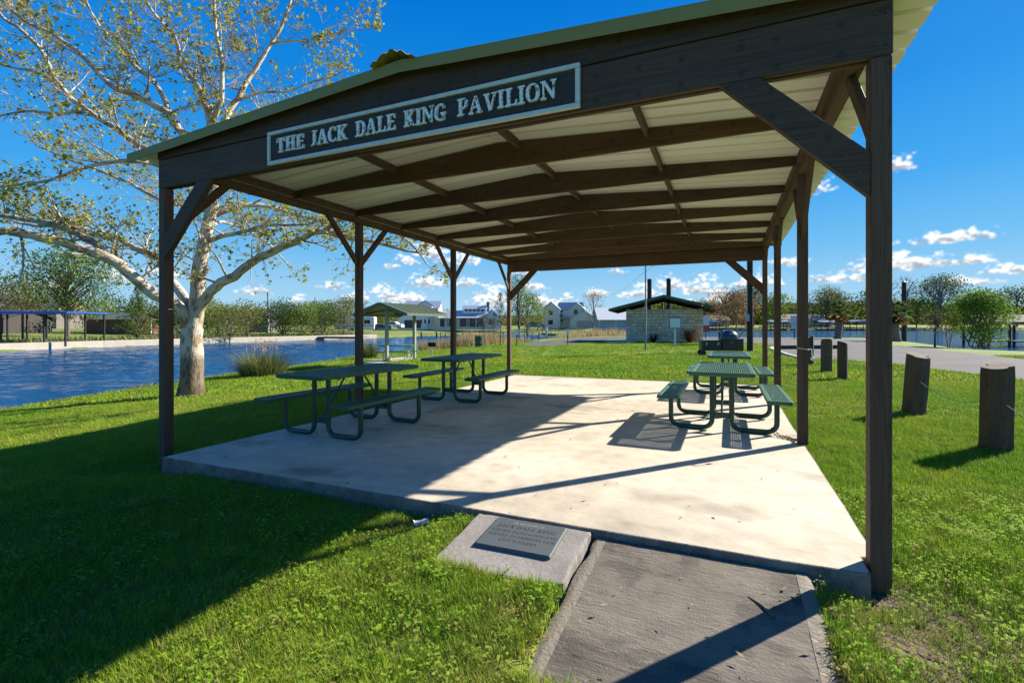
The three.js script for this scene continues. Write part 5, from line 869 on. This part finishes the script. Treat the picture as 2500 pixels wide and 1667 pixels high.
{ // rank grass on the far bank
  const b = new Buf(true), r = rng(35); for (let k = 0; k < 5200; k++) { const t = r() * 5, i = 3 + Math.floor(t), [x0, d0] = canalFar[i], [x1, d1] = canalFar[i + 1] || canalFar[i], u = t % 1, q = 1.8 + r() * r() * 9, X = x0 + (x1 - x0) * u - q * .8, D = d0 + (d1 - d0) * u + q * .6, c = r() < .3 ? rb[Math.floor(r() * 3)] : gb[Math.floor(r() * 3)]; b.blade(X, ground(X, D) - .02, -D, .25 + r() * .5, .09, r() * 6.283, .25, c.map(e => e * (.7 + r() * .6)), 2); }
  stuff(tag(part(scene, 'bank_grass', b.geo(), leafMat), 'rank grass on the far bank behind the bulkhead', 'grass'));
}
// ---------------------------------------------------------------- footbridge, landing, people
{
  const t = thing('footbridge', 'low footbridge with dark railings reaching over the water beyond the reeds', 'footbridge', [-2.4, -.35, -57], .5), dk = std(rgb(.05, .06, .065), .6), deck = wood(.25, .19, .13);
  for (let k = 0; k < 40; k++) part(t, 'deck_board', moved(cbox(.28, .06, 1.6, .006), -6 + k * .3, 0, 0), deck); for (const z of [-.8, .8]) { for (const y of [.55, 1.05]) part(t, 'rail', moved(cbox(12, .05, .05, .006), 0, y, z), dk); for (let k = 0; k < 7; k++) part(t, 'rail_post', moved(cbox(.07, 1.9, .07, .006), -6 + k * 2, .15, z), dk); }
  const d = thing('fishing_landing', 'fenced landing at the water edge where a person stands', 'dock', [7.2, -.35, -79], -.05); for (let k = 0; k < 10; k++) part(d, 'deck_board', moved(cbox(5.6, .06, .28, .006), 0, 0, .2 - k * .3), deck); for (const y of [.5, 1.0]) part(d, 'rail', moved(cbox(5.6, .05, .05, .006), 0, y, .3), dk); for (let k = 0; k < 12; k++) part(d, 'baluster', moved(cbox(.05, 1.3, .05, .006), -2.7 + k * .49, .35, .3), dk);
  const f = thing('rail_fence', 'dark metal fence along the bank before the cream house', 'fence', [10.5, .1, -92]); for (const y of [.3, 1.0]) part(f, 'rail', moved(cbox(13, .05, .05, .006), 0, y, 0), dk); for (let k = 0; k < 9; k++) part(f, 'rail_post', moved(cbox(.07, 1.3, .07, .006), -6.4 + k * 1.6, .5, 0), dk);
}
function capsuleBody(joints, res, half) {                            // one smooth surface round tapered bones
  const mc = new MarchingCubes(res, new THREE.MeshBasicMaterial(), false, false, 60000); mc.isolation = 0; const n = res;
  for (let k = 0; k < n; k++) for (let j = 0; j < n; j++) for (let i = 0; i < n; i++) {
    const x = (i / (n / 2) - 1) * half, y = (j / (n / 2) - 1) * half, z = (k / (n / 2) - 1) * half; let s = 9;
    for (const [a, b, ra, rb2] of joints) { const dx = b[0] - a[0], dy = b[1] - a[1], dz = b[2] - a[2], t = Math.max(0, Math.min(1, ((x - a[0]) * dx + (y - a[1]) * dy + (z - a[2]) * dz) / (dx * dx + dy * dy + dz * dz + 1e-9))), d = Math.hypot(x - a[0] - dx * t, y - a[1] - dy * t, z - a[2] - dz * t) - (ra + (rb2 - ra) * t), h = Math.max(0, .04 - Math.abs(s - d)) / .04; s = Math.min(s, d) - h * h * .01; }
    mc.field[i + j * n + k * n * n] = -s;
  }
  mc.update(); const c = mc.count, g = new THREE.BufferGeometry(); g.setAttribute('position', new THREE.Float32BufferAttribute(Array.from(mc.positionArray.slice(0, c * 3)).map(v => v * half), 3)); g.setAttribute('normal', new THREE.Float32BufferAttribute(mc.normalArray.slice(0, c * 3), 3)); return g;
}
function person(label, X, y, D, turn, shirt, legs, hair, stride) {
  const t = thing('person', label, 'person', [X, y, -D], turn), o = -.9, s = stride;
  const J = [[[0, .95 + o, 0], [0, 1.38 + o, 0], .14, .15], [[0, 1.4 + o, 0], [0, 1.55 + o, 0], .07, .055], [[0, 1.62 + o, .01], [0, 1.68 + o, .01], .09, .095], [[-.16, 1.4 + o, 0], [.16, 1.4 + o, 0], .075, .075]];
  for (const q of [-1, 1]) { J.push([[q * .2, 1.4 + o, 0], [q * .25, 1.12 + o, -.03 * q * s], .055, .045], [[q * .25, 1.12 + o, -.03 * q * s], [q * .22, .9 + o, .12 + .1 * q * s], .042, .032], [[q * .22, .9 + o, .12 + .1 * q * s], [q * .21, .82 + o, .15 + .12 * q * s], .035, .03], [[q * .09, .92 + o, 0], [q * .1, .5 + o, .1 * q * s + .03], .09, .065], [[q * .1, .5 + o, .1 * q * s + .03], [q * .1, .08 + o, .22 * q * s], .06, .042], [[q * .1, .05 + o, .22 * q * s - .03], [q * .11, .04 + o, .22 * q * s + .15], .042, .035]); }
  const g = capsuleBody(J, 64, 1.0), p = g.attributes.position, col = []; for (let k = 0; k < p.count; k++) { const yy = p.getY(k) - o, ax = Math.abs(p.getX(k)); col.push(...(yy > 1.74 || yy > 1.62 && p.getZ(k) < 0 ? hair : yy > 1.49 ? [.42, .26, .19] : ax > .18 && yy < 1.12 && yy > .7 ? [.42, .26, .19] : yy > .93 ? shirt : yy > .1 ? legs : [.05, .05, .05])); }
  g.setAttribute('color', new THREE.Float32BufferAttribute(col, 3)); g.translate(0, -o - .008, 0); part(t, 'body', g, std(0xffffff, .8, { vertexColors: true }));
}
person('person in a white top and pale trousers standing on the fenced landing', 5.55, -.32, 78.6, 2.4, [.7, .7, .68], [.5, .48, .42], [.06, .04, .03], 0);
person('person in blue trousers walking on the bank behind the covered dock', -75.6, ground(-75.6, 78), 78, 1.2, [.45, .3, .2], [.06, .16, .4], [.08, .05, .03], 1);
// ---------------------------------------------------------------- the right bank and lake
function palm(label, X, D, h, seed) {
  const t = thing('palm_tree', label, 'tree', [X, ground(X, D), -D], 0, 'palms by the lake'), r = rng(seed), b = new Buf(true), f = new Buf(true), dead = new Buf(true), n = 16, pts = []; for (let k = 0; k <= n; k++) pts.push(V(.1 * Math.sin(k * .3 + seed), -.1 + h * k / n, 0));
  b.sweep(pts, pts.map((_, k) => .3 * (1 + .25 * Math.abs(Math.sin(k * 1.9))) * (k < 2 ? 1.15 : 1) * (k > n - 3 ? 1.25 : 1)), 12, k => k % 2 ? [.14, .11, .085] : [.22, .175, .13]);
  for (let k = 0; k < 46; k++) b.leaf(pts[8 + k % 8].x + Math.cos(k * 2.4) * .36, h * (.45 + .5 * (k / 46)), Math.sin(k * 2.4) * .36, .34, r, [.26, .2, .13], .9, .4);
  const frond = (buf, a, el, L, col) => { const d = V(Math.cos(a) * Math.cos(el), Math.sin(el), Math.sin(a) * Math.cos(el)), e = V(0, h + .1, 0).addScaledVector(d, L); buf.sweep([V(0, h - .05, 0), e], [.02, .012], 4, () => col); for (let q = 0; q < 16; q++) { const w = (q / 15 - .5) * 2.5, sd = V(-Math.sin(a), 0, Math.cos(a)), tip = e.clone().addScaledVector(d, .62 * Math.cos(w)).addScaledVector(sd, .62 * Math.sin(w)).add(V(0, -.22 - .1 * r(), 0)), m = e.clone().lerp(tip, .5).add(V(0, .07, 0)), px = .035; const i = [e, m, tip].map((v, z) => [buf.v(v.x - px * (z < 2 ? 1 : .1), v.y, v.z, d.x, d.y + .5, d.z, 0, 0, col), buf.v(v.x + px * (z < 2 ? 1 : .1), v.y, v.z + .02, d.x, d.y + .5, d.z, 1, 0, col)]); for (let z = 0; z < 2; z++) buf.i.push(i[z][0], i[z][1], i[z + 1][0], i[z + 1][0], i[z][1], i[z + 1][1]); } };
  for (let k = 0; k < 34; k++) frond(f, k * 2.4, -.25 + 1.5 * Math.pow(k / 34, .8), .75 + r() * .25, [.07 + r() * .06, .13 + r() * .05, .05]); for (let k = 0; k < 16; k++) frond(dead, k * 2.4 + 1, -.95 + r() * .5, .7, [.32, .23, .11]);
  part(t, 'trunk', b.geo(), std(0xffffff, .9, { vertexColors: true })); stuff(part(t, 'fronds', f.geo(), leafMat)); stuff(part(t, 'dead_fronds', dead.geo(), leafMat));
}
palm('fan palm by the lake between two right side posts', 36.9, 55, 3.0, 5); palm('fan palm by the lake just right of the nearest post', 37.3, 47.3, 2.75, 8);
makeTree({ name: 'bald_cypress', label: 'feathery green cypress on the lake shore at the right edge', X: 34.2, D: 35.6, h: 4.3, spread: 1.8, low: .12, trunk: .1, stems: 3, leaf: .15, n: 9000, cols: [[.16, .28, .035], [.20, .32, .045], [.12, .2, .03], [.24, .3, .06]], gap: .12, seed: 41, clumps: 46 });
makeTree({ name: 'young_tree', label: 'small crooked yellow-leaved tree left of the shore cypress', X: 31.3, D: 36, h: 2.7, spread: 1.2, low: .4, trunk: .07, leaf: .1, n: 500, cols: [[.2, .2, .05], [.1, .12, .04]], gap: .35, seed: 42, clumps: 16, bare: true, barkC: [.06, .05, .045] });
makeTree({ name: 'young_tree', label: 'sparse yellow-green shrubby tree between two shore trees', X: 33.2, D: 37, h: 2.6, spread: 1.1, low: .3, trunk: .05, stems: 2, leaf: .12, n: 620, cols: [[.25, .25, .05], [.15, .17, .04]], gap: .3, seed: 43, clumps: 16 });
const TR = [ // name, label, X, D, h, spread, n, colours, leaf
  ['oak_tree', 'dark round-topped oak across the lake, tallest at the right', 228, 258, 26, 13, 3200, 'oak', .95], ['oak_tree', 'dark oak across the lake at the right edge', 272, 262, 20, 13, 2400, 'oak', .95], ['oak_tree', 'dark oak across the lake right of the nearest post', 196, 262, 20, 10, 2200, 'oak', .9], ['oak_tree', 'green oak across the lake behind the palm', 178, 268, 18, 10, 2000, 'oak', .9], ['oak_tree', 'lower oak across the lake below the bare trees', 212, 255, 15, 9, 1700, 'spring', .9], ['oak_tree', 'lower oak across the lake behind the shore cypress', 246, 254, 16, 9, 1700, 'oak', .9],
  ['bare_tree', 'tall bare tree across the lake right of the nearest post', 192, 250, 26, 6, 0, 'dry', .5], ['bare_tree', 'second tall bare tree across the lake', 204, 252, 27, 6, 0, 'dry', .5], ['bare_tree', 'wide bare tree across the lake before the tall oak', 219, 250, 25, 8, 300, 'olive', .6], ['bare_tree', 'bare tree across the lake left of the first palm', 153, 255, 17, 8, 0, 'dry', .5], ['oak_tree', 'grey-green loose tree across the lake left of the nearest post', 167, 258, 21, 9, 1500, 'olive', .85],
  ['oak_tree', 'bright green tree across the lake between two right posts', 138, 256, 17, 9, 2000, 'spring', .9], ['oak_tree', 'dark crowned tree across the lake behind the right posts', 130, 262, 21, 9, 1900, 'oak', .9], ['oak_tree', 'green tree across the lake beside the utility pole', 118, 256, 17, 9, 2000, 'spring', .9], ['oak_tree', 'olive tree across the lake behind the crape myrtle', 103, 262, 14, 9, 1600, 'olive', .9], ['oak_tree', 'dark tree across the lake right of the stone building', 90, 266, 12, 8, 1400, 'oak', .9], ['oak_tree', 'low trees across the lake behind the stone building', 72, 272, 11, 9, 1400, 'spring', .9],
];
TR.forEach(([name, label, X, D, h, s, n, c, leaf], k) => makeTree({ name, label, group: 'trees across the lake', X, D, h, spread: s, low: name === 'bare_tree' ? .45 : .22, n, cols: clr[c], leaf, gap: .18, seed: 200 + k, trunk: h * .02, clumps: name === 'bare_tree' ? 20 : 30, bare: name === 'bare_tree', barkC: name === 'bare_tree' ? [.22, .19, .17] : [.08, .065, .05] }));
function cottage(label, X, D, y, w, roof, wall, turn = 0) { const t = thing('lake_house', label, 'house', [X, y, -D], turn, 'houses across the lake'); block(t, -w / 2, w / 2, 0, -9, 2.8, 5.4, 'x', wall, roof, .6); for (let k = 0; k < 3; k++) win(t, -w * .3 + k * w * .3, 1.5, 1.6, 1.4, .05); }
cottage('brown roofed house across the lake left of the first palm', 151, 262, 2.2, 15, roofBrown, wallTan, .2); cottage('grey roofed house across the lake right of the first palm', 170, 266, 2.0, 13, roofGrey, wallTan, -.1); cottage('low house across the lake behind the utility pole', 112, 268, 1.8, 16, roofBrown, wallTan);
function boathouse(label, X, D, w, roof, h = 3.2, turn = 0) { const t = thing('boat_dock', label, 'boat dock', [X, -.3, -D], turn, 'boat docks on the lake'); part(t, 'roof', merge([moved(cbox(w + .8, .15, 3.2, .02), 0, h + .5, 1.3, 0, .3), moved(cbox(w + .8, .15, 3.2, .02), 0, h + .5, -1.5, 0, -.3)]), roof); for (let k = 0; k < 4; k++) for (const z of [-2.4, 2.2]) part(t, 'post', moved(cbox(.22, h + 1, .22, .02), -w / 2 + k * w / 3, h / 2 - .5, z), M.black); for (let k = 0; k < 8; k++) part(t, 'deck_board', moved(cbox(w, .1, .55, .01), 0, 0, -2.2 + k * .6), wood(.16, .11, .08)); }
boathouse('covered boat dock at the right edge of the lake with brown roof', 57.6, 56, 7, roofBrown, 2.1, -.4); boathouse('blue roofed boat dock across the lake left of the first palm', 158, 243, 11, std(rgb(.05, .12, .22), .5), 3.4); boathouse('blue roofed boat dock across the lake right of the first palm', 173, 244, 10, std(rgb(.05, .14, .27), .5), 3.6); boathouse('dark boat dock across the lake behind the right posts', 133, 244, 12, std(rgb(.2, .26, .28), .6), 3.6); boathouse('pale boat dock across the lake right of the stone building', 99, 246, 10, metalGrey, 3.4);
signPost('white notice above a red one on a pole beside the stone building', 22.3, 56, 2.6, .8, 1.1, signWhite, greenPost, { second: [.75, .7, std(rgb(.35, .07, .05), .6)], pw: .08 });
signPost('white notice board near the lake between the right posts', 32.2, 55.5, 2.6, .95, .95, signWhite, greenPost, { second: [.7, .5, signWhite], pw: .08 }); signPost('orange diamond warning sign beside the lake behind a right post', 33.3, 56, 2.6, .7, .7, std(rgb(.6, .25, .02), .5), greenPost, { pw: .08 });
{ const t = thing('bollard_pole', 'short dark post at the lake edge by the notice board', 'post', [31.3, ground(31.3, 57), -57]); part(t, 'shaft', new THREE.CylinderGeometry(.13, .14, 1, 10).translate(0, .4, 0), darkPost); part(t, 'cap', new THREE.SphereGeometry(.13, 10, 6).translate(0, .9, 0), darkPost);
  const u = thing('litter_barrel', 'green barrel beside the crape myrtle near the lake', 'barrel', [24.5, ground(24.5, 57), -57]); part(u, 'drum', new THREE.CylinderGeometry(.3, .3, .85, 16).translate(0, .42, 0), std(rgb(.015, .06, .045), .6)); part(u, 'rim', new THREE.TorusGeometry(.3, .03, 6, 16).rotateX(Math.PI / 2).translate(0, .85, 0), std(rgb(.015, .06, .045), .6));
  const d = thing('timber_piling', 'dark timber piling beside the second palm', 'piling', [40.3, ground(40.3, 50), -50], 0); part(d, 'shaft', new THREE.CylinderGeometry(.2, .22, 6.2, 12).translate(0, 3, 0), std(rgb(.05, .04, .035), .9, { map: woodMap })); part(d, 'cap', new THREE.ConeGeometry(.21, .12, 12).translate(0, 6.15, 0), M.galv); }
{ // far wooded skyline, read as one mass
  const b = new Buf(true), r = rng(90); for (let k = 0; k < 40000; k++) { const right = r() < .66, a = right ? .24 + r() * .66 : -.9 + r() * 1.1, D = right ? 285 + r() * 70 : 260 + r() * 160, X = Math.tan(a) * D, top = (right ? 15 : 8) * (.45 + .9 * fbm(X * .03 + 9, D * .004, 3)), y = ground(X, D) + r() * top, c = [clr.oak, clr.olive, clr.spring][Math.floor(vnoise(X * .05, 3) * 2.99)][Math.floor(r() * 3)]; b.leaf(X, y, -D, 1.6 + r() * 1.4, r, c.map(e => e * (.7 + r() * .6))); }
  stuff(tag(part(scene, 'distant_wood', b.geo(), leafMat), 'low distant woods along the horizon behind both banks', 'woods'));
}
// ---------------------------------------------------------------- the lawn
{
  const mats = [new THREE.MeshPhysicalMaterial({ color: 0xffffff, vertexColors: true, roughness: .9, specularIntensity: .15, transmission: .42, thickness: 0, side: THREE.DoubleSide })];
  const tuft = (seed, n, rad, h, w, straw) => { const b = new Buf(true), r = rng(seed); for (let k = 0; k < n; k++) { const a = r() * 6.283, q = Math.sqrt(r()) * rad, s = r() < straw; const e = .75 + r() * .5; b.blade(Math.cos(a) * q, -.006, Math.sin(a) * q, h * (.5 + r() * .7) * (s ? .55 : 1), w * (.7 + r() * .6), r() * 6.283, h * (.25 + r() * .8) * (s ? 1.6 : 1), (s ? [1.9, 1.15, 1.3] : [1, 1, 1]).map(c => c * e), 3); } return b.geo(); };
  const clover = (seed) => { const b = new Buf(true), r = rng(seed); for (let k = 0; k < 14; k++) { const a = r() * 6.283, q = r() * .06, x = Math.cos(a) * q, z = Math.sin(a) * q, h = .025 + r() * .035, e = .8 + r() * .5; b.blade(x, 0, z, h, .002, a, .008, [.8, .9, .8], 1); for (let l = 0; l < 3; l++) { const t = a + l * 2.094, s = .0048 + r() * .003, cx = x + Math.cos(t) * s * .62 + Math.cos(a) * .008, cz = z + Math.sin(t) * s * .62 + Math.sin(a) * .008, v0 = b.v(cx, h, cz, 0, 1, 0, 0, 0, [e, e * 1.05, e]), ring = []; for (let j = 0; j < 6; j++) { const u = j / 6 * 6.283; ring.push(b.v(cx + Math.cos(u) * s * .6, h + .003 * Math.sin(u + l), cz + Math.sin(u) * s * .6, 0, 1, 0, 0, 0, [e, e * 1.05, e])); } for (let j = 0; j < 6; j++) b.i.push(v0, ring[(j + 1) % 6], ring[j]); } } return b.geo(); };
  const geos = [tuft(1, 13, .042, .05, .0056, .06), tuft(2, 13, .045, .04, .006, .15), tuft(3, 9, .03, .066, .0048, .04), clover(4), tuft(5, 12, .09, .07, .012, .15), tuft(6, 12, .17, .085, .03, .2)];
  const lists = geos.map(() => ({ m: [], c: [] })), r = rng(2024), q = new THREE.Quaternion(), mt = new THREE.Matrix4(), sc = V(1, 1, 1), ax = V(0, 1, 0);
  const half = 1.10;
  function blocked(X, D) { const [x, z] = toPlan(X, D); if (x > .33 && x < 6.43 && z > -.24 && z < 8.9) return true; if (x > 4.82 && x < 6.06 && z > -1.47 && z < 0) return true; if (x > 3.985 && x < 4.82 && z > -.86 && z < 0) return true; if (D > 5 && inside(X, D, road)) return true; if (Math.hypot(X + 9.18, D - 13.9) < .5) return true; return false; }
  function sow(d0, d1, per, kinds, grow, xmax = 40) {
    const area = half * (d1 * d1 - d0 * d0) + .9 * (d1 - d0), n = Math.round(area * per);
    for (let k = 0; k < n; k++) {
      const D = Math.sqrt(d0 * d0 + r() * (d1 * d1 - d0 * d0)), X = (r() * 2 - 1) * (half * D + .4); if (X < -15 || X > xmax) { continue; }
      if (blocked(X, D)) continue;
      const g = ground(X, D); if (g < -.85) continue;
      const s = fbm(X * .9 + 70, D * .9, 4), m = fbm(X * 1.7, D * 1.7, 3), pn = fbm(X * .35 + 8, D * .35 + 3, 4), [px, pz] = toPlan(X, D);
      let bare = sstep(.66, .8, s) * .4 + sstep(.75, .1, Math.hypot(px - 6.5, pz + .3)) * .5 + sstep(.35, .05, Math.abs(pz + .55) > .5 ? Math.min(Math.abs(px - 6.15), Math.abs(px - 4.7)) : 1) * .35; if (D > 14) bare *= .5;
      if (r() < bare * 1.15) continue;
      const cl = fbm(X * 1.3 + 30, D * 1.3 + 11, 3); let kind = kinds[Math.floor(r() * kinds.length)]; if (kind === 3 && (cl < .34 || r() < .35)) kind = 0;
      const tone = sstep(.3, .75, pn * .55 + m * .45 + (r() - .5) * .3), base = mix3([.165, .32, .02], [.30, .38, .036], tone), straw = Math.min(.5, bare * .45) + (r() < .12 ? .7 : 0);
      const c = mix3(kind === 3 ? [.22, .34, .03] : base, [.30, .21, .10], Math.min(.9, straw)), e = .8 + r() * .4;
      const L = lists[kind], z = grow * (.7 + r() * .65) * (.8 + .5 * cl);
      q.setFromAxisAngle(ax, r() * 6.283); sc.set(grow * (.85 + r() * .3), z, grow * (.85 + r() * .3)); mt.compose(V(X, lawn(X, D) - .004, -D), q, sc); L.m.push(...mt.elements); L.c.push(c[0] * e, c[1] * e, c[2] * e);
    }
  }
  sow(1.5, 4.2, 2300, [0, 0, 1, 1, 2, 0, 1, 2, 0, 1, 0, 3], 1); sow(4.2, 7.5, 1350, [0, 1, 1, 2, 0, 0, 1], 1.12); sow(7.5, 13, 380, [4, 4, 0], 1.0); sow(13, 24, 130, [4, 5], 1.0); sow(24, 46, 22, [5], 1.0, 20);
  lists.forEach((L, k) => { const n = L.m.length / 16; if (!n) return; const im = new THREE.InstancedMesh(geos[k], mats[0], n); im.instanceMatrix.array.set(L.m); im.instanceColor = new THREE.InstancedBufferAttribute(new Float32Array(L.c), 3); im.name = numbered(k === 3 ? 'clover' : 'grass'); stuff(tag(im, ['fine green lawn grass round the slab', 'short lawn grass with straw in it round the slab', 'taller grass blades scattered in the near lawn', 'small clover leaves in the near lawn', 'lawn grass of the middle distance', 'lawn grass beyond the pavilion'][k], k === 3 ? 'clover' : 'grass')); scene.add(im); console.log(im.name, n); });
}
scene.traverse(o => { if (o.isMesh) { o.castShadow = true; o.receiveShadow = true; } });
renderer.render(scene, camera);
